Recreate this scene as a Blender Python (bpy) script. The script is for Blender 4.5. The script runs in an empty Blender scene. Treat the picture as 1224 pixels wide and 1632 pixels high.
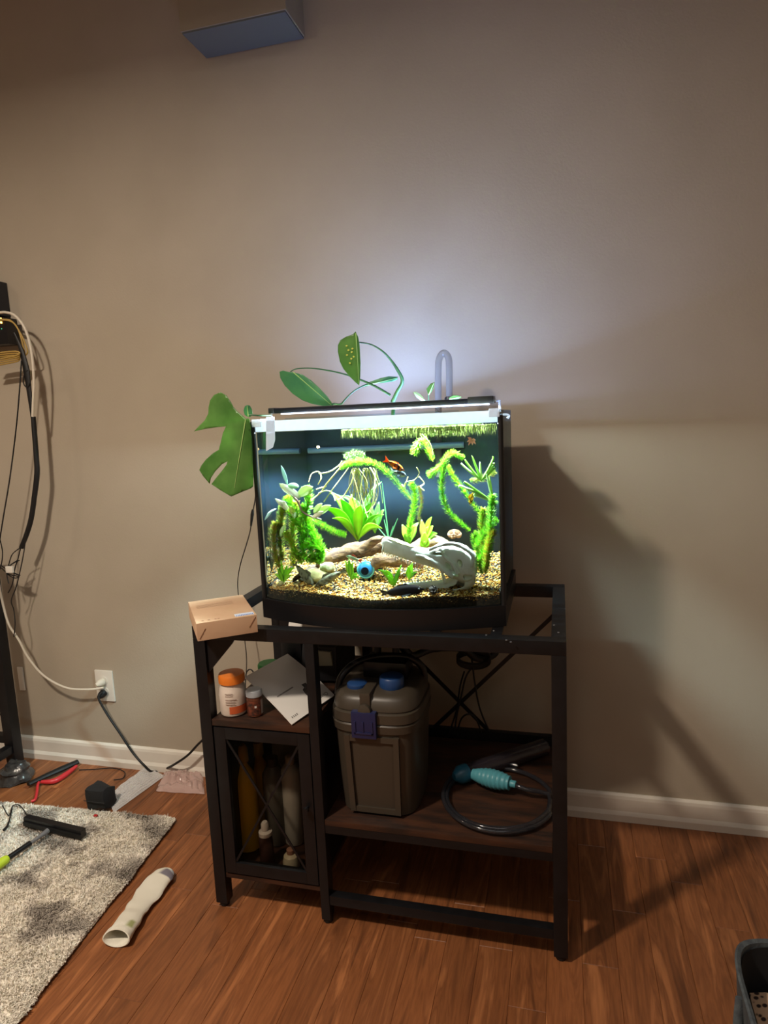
import bpy, bmesh, math, random
from mathutils import Vector, Matrix, noise
from mathutils.geometry import delaunay_2d_cdt
random.seed(7)
PI = math.pi
SC = bpy.context.scene
COL = SC.collection

# ------------------------------------------------------------------ camera
FPX = 1052.54
CAM = Vector((0.9176, -1.4544, 1.3139))
YAW, PITCH, ROLL = -0.2629, -0.1446, -0.0454
_f = Vector((math.sin(YAW)*math.cos(PITCH), math.cos(YAW)*math.cos(PITCH), math.sin(PITCH)))
_r0 = Vector((math.cos(YAW), -math.sin(YAW), 0)); _u0 = _r0.cross(_f)
_r = _r0*math.cos(ROLL) + _u0*math.sin(ROLL)
_u = -_r0*math.sin(ROLL) + _u0*math.cos(ROLL)
cd = bpy.data.cameras.new('camera'); cam = bpy.data.objects.new('camera', cd); COL.objects.link(cam)
cam.matrix_world = Matrix(((_r.x, _u.x, -_f.x, CAM.x), (_r.y, _u.y, -_f.y, CAM.y), (_r.z, _u.z, -_f.z, CAM.z), (0, 0, 0, 1)))
cd.sensor_fit = 'VERTICAL'; cd.sensor_height = 24; cd.lens = FPX/1632*24; cd.clip_start = .02
SC.camera = cam

def ray(px, py):
    return _f + _r*((px-612)/FPX) + _u*((816-py)/FPX)
def at(px, py, Y):
    d = ray(px, py); return CAM + d*((Y-CAM.y)/d.y)
def atz(px, py, Z):
    d = ray(px, py); return CAM + d*((Z-CAM.z)/d.z)

# ------------------------------------------------------------------ light
w = bpy.data.worlds.new('world'); SC.world = w; w.use_nodes = True
w.node_tree.nodes['Background'].inputs[0].default_value = (.9, .8, .7, 1)
w.node_tree.nodes['Background'].inputs[1].default_value = .02
vs = SC.view_settings
vs.view_transform = 'Standard'; vs.look = 'None'; vs.gamma = 1; vs.use_curve_mapping = False
vs.exposure = 0.0
SC.cycles.max_bounces = 8; SC.cycles.diffuse_bounces = 4; SC.cycles.glossy_bounces = 4
SC.cycles.transparent_max_bounces = 40; SC.cycles.sample_clamp_indirect = 3.0
SC.cycles.caustics_reflective = False; SC.cycles.caustics_refractive = False

def area(name, loc, energy, col, sx, sy=None, target=None, spread=PI, shape=None):
    l = bpy.data.lights.new(name, 'AREA'); l.energy = energy; l.color = col
    l.shape = shape or ('RECTANGLE' if sy else 'DISK'); l.size = sx
    if sy: l.size_y = sy
    l.spread = spread
    o = bpy.data.objects.new(name, l); COL.objects.link(o); o.location = loc
    if target is not None:
        o.rotation_euler = (Vector(target)-Vector(loc)).to_track_quat('-Z', 'Y').to_euler()
    return o
# warm ceiling lamp of the room, left of and behind the viewer's subject
area('ceiling_lamp_light', (-.35, -1.28, 2.5), 57, (1, .845, .68), .16)
area('hall_lamp_light', (-2.0, -.7, 2.75), 6, (1, .8, .6), .25)
area('room_fill_light', (.6, -1.9, 2.85), 14, (.95, .93, .88), 2.2, 1.6)
# strip of LEDs under the hood, and an added lamp for its reflected glow on the wall
area('led_strip_light', (.475, .215, 1.327), 60, (.90, .96, 1), .54, .03, target=(.475, .125, .8))
area('added_glow_light', (.52, .34, 1.293), 7.2, (.36, .50, 1), .50, .05, target=(.60, .44, 1.9))

# ------------------------------------------------------------------ materials
def lin(c):
    return tuple(((v/255)/12.92 if v/255 <= .04045 else ((v/255+.055)/1.055)**2.4) for v in c) + (1,)
def new_mat(name):
    m = bpy.data.materials.new(name); m.use_nodes = True
    return m, m.node_tree, m.node_tree.nodes['Principled BSDF']
def link(nt, a, b): nt.links.new(a, b)
def mat(name, c, rough=.5, metal=0, c2=None, nscale=20, bump=0, bscale=200, stretch=None, spec=.5, trans=0, emit=0, rnd=0, sub=0, alpha=1, coat=0, det=3):
    m, nt, b = new_mat(name); N = nt.nodes
    b.inputs['Base Color'].default_value = lin(c); b.inputs['Roughness'].default_value = rough
    b.inputs['Metallic'].default_value = metal; b.inputs['Specular IOR Level'].default_value = spec
    b.inputs['Coat Weight'].default_value = coat
    tc = N.new('ShaderNodeTexCoord'); vec = tc.outputs['Object']
    if stretch:
        mp = N.new('ShaderNodeMapping'); mp.inputs['Scale'].default_value = stretch; link(nt, vec, mp.inputs[0]); vec = mp.outputs[0]
    if c2:
        nz = N.new('ShaderNodeTexNoise'); nz.inputs['Scale'].default_value = nscale; nz.inputs['Detail'].default_value = det
        link(nt, vec, nz.inputs['Vector'])
        cr = N.new('ShaderNodeValToRGB'); cr.color_ramp.elements[0].position = .35; cr.color_ramp.elements[1].position = .65
        cr.color_ramp.elements[0].color = lin(c); cr.color_ramp.elements[1].color = lin(c2)
        link(nt, nz.outputs['Fac'], cr.inputs['Fac']); out = cr.outputs['Color']
        if rnd:
            oi = N.new('ShaderNodeObjectInfo'); hs = N.new('ShaderNodeHueSaturation')
            mr = N.new('ShaderNodeMapRange'); mr.inputs['To Min'].default_value = 1-rnd; mr.inputs['To Max'].default_value = 1+rnd
            link(nt, oi.outputs['Random'], mr.inputs['Value']); link(nt, mr.outputs[0], hs.inputs['Value']); link(nt, out, hs.inputs['Color']); out = hs.outputs['Color']
        link(nt, out, b.inputs['Base Color'])
    if bump:
        nb = N.new('ShaderNodeTexNoise'); nb.inputs['Scale'].default_value = bscale; link(nt, vec, nb.inputs['Vector'])
        bp = N.new('ShaderNodeBump'); bp.inputs['Strength'].default_value = bump; bp.inputs['Distance'].default_value = .002
        link(nt, nb.outputs['Fac'], bp.inputs['Height']); link(nt, bp.outputs[0], b.inputs['Normal'])
    if trans:
        tr = N.new('ShaderNodeBsdfTransparent'); tr.inputs[0].default_value = (1, 1, 1, 1)
        mx = N.new('ShaderNodeMixShader'); mx.inputs[0].default_value = trans
        link(nt, b.outputs[0], mx.inputs[1]); link(nt, tr.outputs[0], mx.inputs[2])
        link(nt, mx.outputs[0], N['Material Output'].inputs['Surface'])
    if sub:   # thin leaf: light passes through
        tl = N.new('ShaderNodeBsdfTranslucent'); mx = N.new('ShaderNodeMixShader'); mx.inputs[0].default_value = sub
        if c2: link(nt, out, tl.inputs[0])
        else: tl.inputs[0].default_value = lin(c)
        link(nt, b.outputs[0], mx.inputs[1]); link(nt, tl.outputs[0], mx.inputs[2])
        link(nt, mx.outputs[0], N['Material Output'].inputs['Surface'])
    if emit:
        b.inputs['Emission Color'].default_value = lin(c); b.inputs['Emission Strength'].default_value = emit
    return m
def glass_mat(name, tint=(250, 254, 255), gloss=.08, facing=None):
    m = bpy.data.materials.new(name); m.use_nodes = True; nt = m.node_tree; N = nt.nodes; N.clear()
    o = N.new('ShaderNodeOutputMaterial'); tr = N.new('ShaderNodeBsdfTransparent'); tr.inputs[0].default_value = lin(tint)
    gl = N.new('ShaderNodeBsdfGlossy'); gl.inputs['Roughness'].default_value = .02; gl.inputs[0].default_value = (.75, .85, .9, 1)
    mx = N.new('ShaderNodeMixShader'); lw = N.new('ShaderNodeLayerWeight')
    if facing:   # water seen past its critical angle acts as a mirror
        mr = N.new('ShaderNodeMapRange'); mr.interpolation_type = 'SMOOTHSTEP'
        mr.inputs['From Min'].default_value = facing[0]; mr.inputs['From Max'].default_value = facing[1]
        mr.inputs['To Min'].default_value = .01; mr.inputs['To Max'].default_value = .97
        lw.inputs['Blend'].default_value = .5
        link(nt, lw.outputs['Facing'], mr.inputs['Value']); link(nt, mr.outputs[0], mx.inputs[0])
    else:
        lw.inputs['Blend'].default_value = gloss*4; link(nt, lw.outputs['Fresnel'], mx.inputs[0])
        lw.inputs['Blend'].default_value = gloss
    link(nt, tr.outputs[0], mx.inputs[1]); link(nt, gl.outputs[0], mx.inputs[2]); link(nt, mx.outputs[0], o.inputs[0])
    return m

WALL = mat('wall_paint', (178, 167, 150), .9, c2=(172, 161, 144), nscale=3, bump=.16, bscale=160, spec=.2)
WHITE_TRIM = mat('trim_paint', (232, 226, 214), .5, c2=(222, 216, 204), nscale=8, bump=.05)
CEIL = mat('ceiling_paint', (190, 184, 172), .9)
def wood_floor():
    m, nt, b = new_mat('laminate_wood'); N = nt.nodes
    tc = N.new('ShaderNodeTexCoord'); oi = N.new('ShaderNodeObjectInfo')
    va = N.new('ShaderNodeVectorMath'); va.operation = 'ADD'
    mu = N.new('ShaderNodeMath'); mu.operation = 'MULTIPLY'; mu.inputs[1].default_value = 37.0
    link(nt, oi.outputs['Random'], mu.inputs[0]); cx = N.new('ShaderNodeCombineXYZ')
    link(nt, mu.outputs[0], cx.inputs[0]); link(nt, mu.outputs[0], cx.inputs[1])
    link(nt, tc.outputs['Object'], va.inputs[0]); link(nt, cx.outputs[0], va.inputs[1])
    mp = N.new('ShaderNodeMapping'); mp.inputs['Scale'].default_value = (1, .09, 1); link(nt, va.outputs[0], mp.inputs[0])
    n1 = N.new('ShaderNodeTexNoise'); n1.inputs['Scale'].default_value = 26; n1.inputs['Detail'].default_value = 6; n1.inputs['Distortion'].default_value = 1.6
    n2 = N.new('ShaderNodeTexNoise'); n2.inputs['Scale'].default_value = 150; n2.inputs['Detail'].default_value = 4
    link(nt, mp.outputs[0], n1.inputs['Vector']); link(nt, mp.outputs[0], n2.inputs['Vector'])
    r1 = N.new('ShaderNodeValToRGB'); e = r1.color_ramp.elements
    e[0].position = .3; e[0].color = lin((104, 62, 36)); e[1].position = .68; e[1].color = lin((168, 108, 66))
    k = e.new(.48); k.color = lin((140, 86, 50)); k = e.new(.53); k.color = lin((126, 76, 44))
    link(nt, n1.outputs['Fac'], r1.inputs[0])
    mx = N.new('ShaderNodeMixRGB'); mx.blend_type = 'MULTIPLY'; mx.inputs[0].default_value = .22
    r2 = N.new('ShaderNodeValToRGB'); r2.color_ramp.elements[0].position = .38; r2.color_ramp.elements[0].color = (.35, .3, .25, 1); r2.color_ramp.elements[1].position = .55
    link(nt, n2.outputs['Fac'], r2.inputs[0]); link(nt, r1.outputs[0], mx.inputs[1]); link(nt, r2.outputs[0], mx.inputs[2])
    hs = N.new('ShaderNodeHueSaturation'); mr = N.new('ShaderNodeMapRange'); mr.inputs['To Min'].default_value = .88; mr.inputs['To Max'].default_value = 1.14
    link(nt, oi.outputs['Random'], mr.inputs['Value']); link(nt, mr.outputs[0], hs.inputs['Value']); link(nt, mx.outputs[0], hs.inputs['Color'])
    link(nt, hs.outputs[0], b.inputs['Base Color']); b.inputs['Roughness'].default_value = .42
    bp = N.new('ShaderNodeBump'); bp.inputs['Strength'].default_value = .12; bp.inputs['Distance'].default_value = .001
    link(nt, n2.outputs['Fac'], bp.inputs['Height']); link(nt, bp.outputs[0], b.inputs['Normal'])
    return m
FLOOR = wood_floor()
def attr_mat(name, rough=.8, sub=0, attr='Col', bump=0, bscale=300):
    m, nt, b = new_mat(name); N = nt.nodes
    a = N.new('ShaderNodeAttribute'); a.attribute_name = attr
    link(nt, a.outputs['Color'], b.inputs['Base Color']); b.inputs['Roughness'].default_value = rough
    if sub:
        tl = N.new('ShaderNodeBsdfTranslucent'); mx = N.new('ShaderNodeMixShader'); mx.inputs[0].default_value = sub
        link(nt, a.outputs['Color'], tl.inputs[0]); link(nt, b.outputs[0], mx.inputs[1]); link(nt, tl.outputs[0], mx.inputs[2])
        link(nt, mx.outputs[0], N['Material Output'].inputs['Surface'])
    if bump:
        nb = N.new('ShaderNodeTexNoise'); nb.inputs['Scale'].default_value = bscale
        bp = N.new('ShaderNodeBump'); bp.inputs['Strength'].default_value = bump; bp.inputs['Distance'].default_value = .002
        link(nt, nb.outputs['Fac'], bp.inputs['Height']); link(nt, bp.outputs[0], b.inputs['Normal'])
    return m
VCOL = attr_mat('coloured_surface', .55)
VCOL_MATTE = attr_mat('coloured_matte', .85)
VCOL_MATTE.node_tree.nodes['Principled BSDF'].inputs['Specular IOR Level'].default_value = .08
VLEAF = attr_mat('coloured_leaf', .45, sub=.35)
BLACK_METAL = mat('black_metal', (15, 15, 17), .42, c2=(20, 20, 23), nscale=30, bump=.08, bscale=500, spec=.35)
BLACK_PLASTIC = mat('black_plastic', (16, 16, 19), .35, bump=.05)
BLACK_RUBBER = mat('black_rubber', (15, 15, 16), .55)
RUSTIC = mat('rustic_wood', (66, 38, 22), .55, c2=(34, 20, 13), nscale=9, stretch=(1, 5, 5), bump=.2, bscale=60, det=6)
STEEL = mat('screw_steel', (190, 190, 195), .3, 1)
WHITE_PLASTIC = mat('white_plastic', (226, 222, 212), .4, bump=.02)
CARD = mat('cardboard', (204, 170, 138), .8, c2=(196, 160, 128), nscale=12, bump=.1)
PAPER = mat('white_paper', (222, 219, 214), .75, c2=(214, 211, 206), nscale=5)
INK = mat('grey_ink', (70, 66, 64), .8)

# ------------------------------------------------------------------ mesh tools
class B:
    def __init__(s): s.v = []; s.f = []; s.c = []
    def add(s, vs, fs, col=None):
        o = len(s.v); s.v += [Vector(p) for p in vs]; s.f += [tuple(i+o for i in f) for f in fs]
        s.c += [col]*len(vs); return s
    def box(s, lo, hi, col=None, ch=0):
        x0, y0, z0 = lo; x1, y1, z1 = hi
        if x0 > x1: x0, x1 = x1, x0
        if y0 > y1: y0, y1 = y1, y0
        if z0 > z1: z0, z1 = z1, z0
        if ch <= 0:
            return s.add([(x0,y0,z0),(x1,y0,z0),(x1,y1,z0),(x0,y1,z0),(x0,y0,z1),(x1,y0,z1),(x1,y1,z1),(x0,y1,z1)],
                         [(0,3,2,1),(4,5,6,7),(0,1,5,4),(1,2,6,5),(2,3,7,6),(3,0,4,7)], col)
        bm = bmesh.new(); bmesh.ops.create_cube(bm, size=1)
        for v in bm.verts: v.co = Vector(((x0+x1)/2+v.co.x*(x1-x0), (y0+y1)/2+v.co.y*(y1-y0), (z0+z1)/2+v.co.z*(z1-z0)))
        bmesh.ops.bevel(bm, geom=list(bm.edges), offset=ch, segments=2, profile=.7, affect='EDGES')
        s.from_bm(bm, col); return s
    def from_bm(s, bm, col=None):
        bm.verts.index_update(); s.add([v.co.copy() for v in bm.verts], [tuple(v.index for v in f.verts) for f in bm.faces], col); bm.free()
    def quad(s, a, b, c, d, col=None): return s.add([a,b,c,d], [(0,1,2,3)], col)
    def tube(s, pts, r, n=8, col=None, cap=True, smoothn=0, flat=1, upv=None):
        pts = [Vector(p) for p in pts]
        rs = list(r) if isinstance(r, (list, tuple)) else [r]*len(pts)
        if smoothn: pts, rs = spline(pts, rs, smoothn)
        T = []
        for i in range(len(pts)):
            a = pts[max(0, i-1)]; b = pts[min(len(pts)-1, i+1)]; T.append((b-a).normalized() if (b-a).length > 1e-9 else Vector((0,0,1)))
        up = Vector(upv) if upv else (Vector((0,0,1)) if abs(T[0].z) < .9 else Vector((0,1,0)))
        nrm = (up - T[0]*up.dot(T[0])).normalized(); vs = []; 
        for i, p in enumerate(pts):
            nrm = (nrm - T[i]*nrm.dot(T[i]));
            nrm = nrm.normalized() if nrm.length > 1e-6 else T[i].orthogonal().normalized()
            bn = T[i].cross(nrm)
            for k in range(n):
                a = 2*PI*k/n; vs.append(p + (nrm*math.cos(a)*flat + bn*math.sin(a))*rs[i])
        fs = [(i*n+k, i*n+(k+1) % n, (i+1)*n+(k+1) % n, (i+1)*n+k) for i in range(len(pts)-1) for k in range(n)]
        if cap: fs += [tuple(range(n-1, -1, -1)), tuple(range((len(pts)-1)*n, len(pts)*n))]
        return s.add(vs, fs, col)
    def lathe(s, prof, c=(0,0,0), axis=(0,0,1), n=24, col=None, sq=None, sx=1, sy=1, close=True):
        ax = Vector(axis).normalized(); e1 = ax.orthogonal().normalized() if abs(ax.z) < .99 else Vector((1,0,0)); e2 = ax.cross(e1); c = Vector(c)
        vs = []
        for r, h in prof:
            for k in range(n):
                a = 2*PI*k/n; ca, sa = math.cos(a), math.sin(a)
                if sq:
                    ca = math.copysign(abs(ca)**sq, ca); sa = math.copysign(abs(sa)**sq, sa)
                vs.append(c + ax*h + e1*(r*ca*sx) + e2*(r*sa*sy))
        m = len(prof)
        fs = [(i*n+k, i*n+(k+1) % n, (i+1)*n+(k+1) % n, (i+1)*n+k) for i in range(m-1) for k in range(n)]
        if close: fs += [tuple(range(n-1, -1, -1)), tuple(range((m-1)*n, m*n))]
        return s.add(vs, fs, col)
    def ball(s, c, r, n=10, m=7, col=None, jit=0):
        if not hasattr(r, '__len__'): r = (r, r, r)
        c = Vector(c); vs = [c+Vector((0,0,-r[2]))]
        for i in range(1, m):
            t = PI*i/m
            for k in range(n):
                a = 2*PI*k/n; j = 1+random.uniform(-jit, jit)
                vs.append(c+Vector((r[0]*math.sin(t)*math.cos(a)*j, r[1]*math.sin(t)*math.sin(a)*j, -r[2]*math.cos(t)*j)))
        vs.append(c+Vector((0,0,r[2]))); L = len(vs)-1
        fs = [(0, 1+(k+1) % n, 1+k) for k in range(n)] + [(1+i*n+k, 1+i*n+(k+1) % n, 1+(i+1)*n+(k+1) % n, 1+(i+1)*n+k) for i in range(m-2) for k in range(n)]
        fs += [(L, 1+(m-2)*n+k, 1+(m-2)*n+(k+1) % n) for k in range(n)]
        return s.add(vs, fs, col)
    def bar(s, a, b, w1, w2, col=None, up=(0,0,1)):   # rectangular bar from a to b
        a = Vector(a); b = Vector(b); t = (b-a).normalized(); u = Vector(up)
        if abs(t.dot(u)) > .98: u = Vector((0,1,0))
        x = t.cross(u).normalized(); y = x.cross(t)
        vs = [p+x*sx*w1/2+y*sy*w2/2 for p in (a, b) for sx, sy in ((-1,-1),(1,-1),(1,1),(-1,1))]
        return s.add(vs, [(0,1,2,3),(7,6,5,4),(0,4,5,1),(1,5,6,2),(2,6,7,3),(3,7,4,0)], col)
    def xf(s, m):
        s.v = [m @ v for v in s.v]; return s
def spline(P, R, k):
    out = []; ro = []; n = len(P)
    for i in range(n-1):
        p0, p1, p2, p3 = P[max(i-1,0)], P[i], P[i+1], P[min(i+2,n-1)]
        for j in range(k):
            t = j/k; t2 = t*t; t3 = t2*t
            out.append(.5*((2*p1)+(p2-p0)*t+(2*p0-5*p1+4*p2-p3)*t2+(3*p1-p0-3*p2+p3)*t3)); ro.append(R[i]*(1-t)+R[i+1]*t)
    out.append(P[-1].copy()); ro.append(R[-1]); return out, ro
def obj(name, b, m, parent=None, smooth=True, kind=None, label=None, world=True, sharp=40):
    me = bpy.data.meshes.new(name); off = parent_loc(parent) if (parent and world) else Vector()
    me.from_pydata([v-off for v in b.v], [], b.f)
    if any(c is not None for c in b.c):
        ca = me.color_attributes.new('Col', 'FLOAT_COLOR', 'POINT')
        flat = []
        for c in b.c: flat += list(lin(c)) if c is not None else [.5,.5,.5,1]
        ca.data.foreach_set('color', flat)
    me.materials.append(m); me.update()
    if smooth:
        me.polygons.foreach_set('use_smooth', [True]*len(me.polygons))
        if sharp: 
            try: me.set_sharp_from_angle(angle=math.radians(sharp))
            except Exception: pass
    o = bpy.data.objects.new(name, me); COL.objects.link(o)
    if parent: o.parent = parent
    if kind: o['kind'] = kind
    if label: o['label'] = label
    return o
def parent_loc(p):
    v = Vector()
    while p is not None: v += p.location; p = p.parent
    return v
def thing(name, label, cat, loc=(0,0,0), group=None, kind=None):
    o = bpy.data.objects.new(name, None); COL.objects.link(o); o.location = loc
    o.empty_display_size = .02
    return tag(o, label, cat, group, kind)
def tag(o, label, cat, group=None, kind=None):
    o['label'] = label; o['category'] = cat
    if group: o['group'] = group
    if kind: o['kind'] = kind
    return o
def struct(name, b, m, parent=None, smooth=False):
    o = obj(name, b, m, parent, smooth); o['kind'] = 'structure'; return o
def solidify(o, t, off=0):
    md = o.modifiers.new('thickness', 'SOLIDIFY'); md.thickness = t; md.offset = off; return o
def subsurf(o, n=1):
    md = o.modifiers.new('smooth', 'SUBSURF'); md.levels = n; md.render_levels = n; return o
def rv(a): return Vector((random.uniform(-a, a), random.uniform(-a, a), random.uniform(-a, a)))

# ------------------------------------------------------------------ the room
H, D, W, WY = .8008, .5036, .93, .6165
struct('wall_back', B().box((-2.9, WY, -.02), (2.7, WY+.12, 2.9)), WALL)
struct('wall_left', B().box((-3.0, -3.4, -.02), (-2.9, WY+.12, 2.9)), WALL)
struct('wall_right', B().box((2.7, -3.4, -.02), (2.8, WY+.12, 2.9)), WALL)
struct('wall_front', B().box((-2.9, -3.5, -.02), (2.7, -3.4, 2.9)), WALL)
struct('ceiling', B().box((-3.0, -3.5, 2.9), (2.8, WY+.12, 3.0)), CEIL)
fl = struct('floor', B().box((-2.9, -3.4, -.03), (2.7, WY, -.006)), FLOOR)
def plank_mesh(wd, ln):
    b = B(); c = .0009; x, y = wd/2-.0002, ln/2-.0002
    vs = [(-x,-y,-.006),(x,-y,-.006),(x,y,-.006),(-x,y,-.006),(-x,-y,-c),(x,-y,-c),(x,y,-c),(-x,y,-c),
          (-x+c,-y+c,0),(x-c,-y+c,0),(x-c,y-c,0),(-x+c,y-c,0)]
    b.add(vs, [(0,1,5,4),(1,2,6,5),(2,3,7,6),(3,0,4,7),(4,5,9,8),(5,6,10,9),(6,7,11,10),(7,4,8,11),(8,9,10,11)])
    return b
PW = .082; proto = {}
xs = -1.62; col_i = 0
while xs < 2.0:
    ymax = WY-.014; y = ymax + random.uniform(0, .5)
    ymin = -.78 if xs > -.6 else -.30
    while y > ymin:
        ln = random.choice((.45, .6, .75)); y1 = min(y, ymax); y0 = y-ln
        if y1-y0 > .04:
            if y1 == y:
                if ln not in proto: proto[ln] = obj('plank', plank_mesh(PW, ln), FLOOR, fl, smooth=False); o = proto[ln]
                else: o = proto[ln].copy(); COL.objects.link(o); o.parent = fl
            else: o = obj('plank', plank_mesh(PW, y1-y0), FLOOR, fl, smooth=False)
            o.location = (xs, (y0+y1)/2, 0)
        y = y0
    xs += PW
b = B()
pr = [(0, 0), (0, .018), (-.004, .022), (-.004, .0)]
def base_profile(x0, x1):
    prof = [(0, 0), (.017, 0), (.017, .022), (.011, .034), (.011, .074), (.009, .084), (.004, .0905), (0, .0905)]
    n = len(prof); vs = [(x, WY-d, z) for x in (x0, x1) for d, z in prof]
    return B().add(vs, [(i, i+1, n+i+1, n+i) for i in range(n-1)] + [tuple(range(n)), tuple(range(2*n-1, n-1, -1))])
struct('baseboard_back', base_profile(-2.9, 2.7), WHITE_TRIM)

# ---- wall box near the ceiling
t = thing('wall_box', 'pale boxy cabinet fixed high on the wall above the fish tank', 'cabinet', (.01, .54, 2.46))
wm = mat('box_paint', (150, 138, 118), .8, c2=(144, 132, 112), nscale=4, bump=.1)
obj('body', B().box((-.156, .47, 2.461), (.180, WY-.001, 2.82), ch=.002), wm, t)
obj('underside_shade', B().box((-.152, .474, 2.456), (.176, WY-.001, 2.4608)), mat('box_underside', (96, 100, 102), .8), t)  # underside's shade and cool tank light put into this thin sheet's colour

# ---- wall outlet with plugs
t = thing('wall_outlet', 'white wall outlet with one white and one black plug in it', 'outlet', (-.785, WY-.004, .33))
obj('cover_plate', B().box((-.826, WY-.007, .268), (-.748, WY-.0002, .392), ch=.0025), WHITE_PLASTIC, t)
b = B()
for z in (.352, .308): b.lathe([(.0, 0), (.016, 0), (.017, .0015), (.017, .002), (0, .002)][1:4], (-.787, WY-.007, z), (0, -1, 0), 16)
obj('socket_face', b, WHITE_PLASTIC, t)
t2 = thing('white_power_cord', 'thick white power cord sagging from the rack to the outlet', 'cord', (-.79, WY-.05, .33))
wc = mat('white_cord', (214, 206, 190), .5)
obj('plug', B().lathe([(.0125, 0), (.015, .004), (.014, .02), (.006, .034)], (-.787, WY-.0088, .349), (-.35, -1, -.1), 16), wc, t2)
pts = [at(165, 1096, .575), at(140, 1099, .56), at(105, 1096, .55), at(70, 1077, .54), at(45, 1048, .53), at(30, 1020, .52), at(14, 995, .51), at(4, 960, .505), at(-2, 930, .48), at(-8, 890, .47)]
obj('cord', B().tube(pts, .0042, 8, smoothn=5), wc, t2)
t2 = thing('black_power_cord', 'black power cord dropping from the outlet to the floor by the bubble wrap', 'cord', (-.79, WY-.05, .30))
obj('plug', B().lathe([(.012, 0), (.015, .004), (.013, .022), (.006, .034)], (-.787, WY-.0088, .308), (-.3, -1, -.5), 16), BLACK_RUBBER, t2)
pts = [at(163, 1103, .585), at(157, 1112, .57), at(170, 1137, .57), at(192, 1170, .57), at(212, 1200, .57), at(230, 1220, .565), atz(243, 1230, .006), atz(262, 1226, .006), at(280, 1217, .56), at(300, 1203, .56), at(318, 1184, .56), at(345, 1160, .56)]
obj('cord', B().tube(pts, .0045, 8, smoothn=5), BLACK_RUBBER, t2)

# ------------------------------------------------------------------ aquarium stand
L = .033
st = thing('aquarium_stand', 'black metal stand with rustic brown shelves and a small cabinet holding up the fish tank', 'stand', (.465, .25, 0))
def post(x, y, z0, z1): return B().box((x, y, z0), (x+L, y+L, z1), ch=.0015)
def foot(x, y, par): obj('foot', B().lathe([(.011, 0), (.013, .002), (.013, .012), (.009, .018)], (x+L/2, y+L/2, .0003), n=14), BLACK_RUBBER, par)
for x, y in ((0, 0), (W-L, 0), (.307, 0), (0, D-L), (W-L, D-L), (.307, D-L)):
    top = H-L if (x != .307) else H-L
    lw = L if x != .307 else .024
    lg = obj('leg', B().box((x, y, .014), (x+lw, y+L, top), ch=.0015), BLACK_METAL, st); foot(x-(L-lw)/2, y, lg)
obj('top_rail', B().box((0, 0, H-L), (W, L, H), ch=.0015), BLACK_METAL, st, label='front top rail')
obj('top_rail', B().box((0, D-L, H-L), (W, D, H), ch=.0015), BLACK_METAL, st)
obj('top_rail', B().box((0, L, H-L), (L, D-L, H), ch=.0015), BLACK_METAL, st)
obj('top_rail', B().box((W-L, L, H-L), (W, D-L, H), ch=.0015), BLACK_METAL, st)
for px in (690, 790):
    x = atz(px, 1012, H).x
    obj('cross_bar', B().box((x-.013, .018, H-.006), (x+.013, D-.018, H-.0005), ch=.001), BLACK_METAL, st)
b = B()
for px, py in ((775, 1012), (787, 1005), (807, 1020), (814, 1023), (883, 996), (890, 1008)):
    p = atz(px, py, H); b.lathe([(.0028, 0), (.0024, .001), (.001, .0014)], (p.x, p.y, H-.0004), n=10)
obj('screw', b, STEEL, st, kind='stuff')
# gusset in the top left corner
g = [(L, H-L), (.115, H-L), (.107, H-L-.012), (L, .674)]
vs = [(x, y, z) for y in (.008, .012) for x, z in g]
obj('gusset', B().add(vs, [(0,1,2,3),(7,6,5,4),(0,4,5,1),(1,5,6,2),(2,6,7,3),(3,7,4,0)]), BLACK_METAL, st, smooth=False)
g = [(W-L, H-L), (W-L-.0, H-L-.0)]
obj('lower_rail', B().box((.331, .002, .058), (W-L, .026, .084), ch=.001), BLACK_METAL, st)
obj('lower_rail', B().box((.331, D-.028, .058), (W-L, D-.004, .084), ch=.001), BLACK_METAL, st)
obj('lower_rail', B().box((W-.028, L, .058), (W-.004, D-L, .084), ch=.001), BLACK_METAL, st)
obj('shelf_rail', B().box((.331, .002, .262), (W-L, .022, .284), ch=.001), BLACK_METAL, st)
obj('shelf_rail', B().box((.331, D-.022, .262), (W-L, D-.002, .33), ch=.001), BLACK_METAL, st)
obj('shelf_rail', B().box((W-.026, L, .262), (W-.004, D-L, .284), ch=.001), BLACK_METAL, st)
sh = obj('shelf', B().box((.332, .001, .2845), (W-L-.001, D-.023, .3), ch=.001), RUSTIC, st, label='rustic brown wooden shelf')
b = B(); x0 = .34
for (p, q) in ((at(897, 967, D-.006), at(676, 1174, D-.006)), (at(632, 1018, D-.012), at(800, 1186, D-.012))):
    obj('brace', B().bar(p, q, .012, .003, up=(0, 1, 0)), BLACK_METAL, st, smooth=False)
# cabinet
obj('cabinet_top', B().box((L+.001, .001, .532), (.306, D-.002, .549), ch=.001), RUSTIC, st, label='rustic brown cabinet top')
obj('cabinet_side', B().box((L+.001, .022, .105), (L+.012, D-.02, .5315)), BLACK_METAL, st, smooth=False)
obj('cabinet_side', B().box((.296, .022, .105), (.3065, D-.02, .5315)), BLACK_METAL, st, smooth=False)
obj('cabinet_floor', B().box((L+.001, .005, .092), (.3065, D-.02, .1045)), RUSTIC, st, smooth=False)
obj('cabinet_back', B().box((L+.013, D-.028, .1055), (.295, D-.022, .531)), mat('cabinet_back_board', (92, 84, 74), .7), st, smooth=False)
dr = obj('door', B().box((L+.004, .001, .11), (L+.036, .019, .528), ch=.001).box((.272, .001, .11), (.304, .019, .528), ch=.001)
         .box((L+.036, .001, .11), (.272, .019, .142), ch=.001).box((L+.036, .001, .496), (.272, .019, .528), ch=.001), BLACK_METAL, st)
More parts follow.
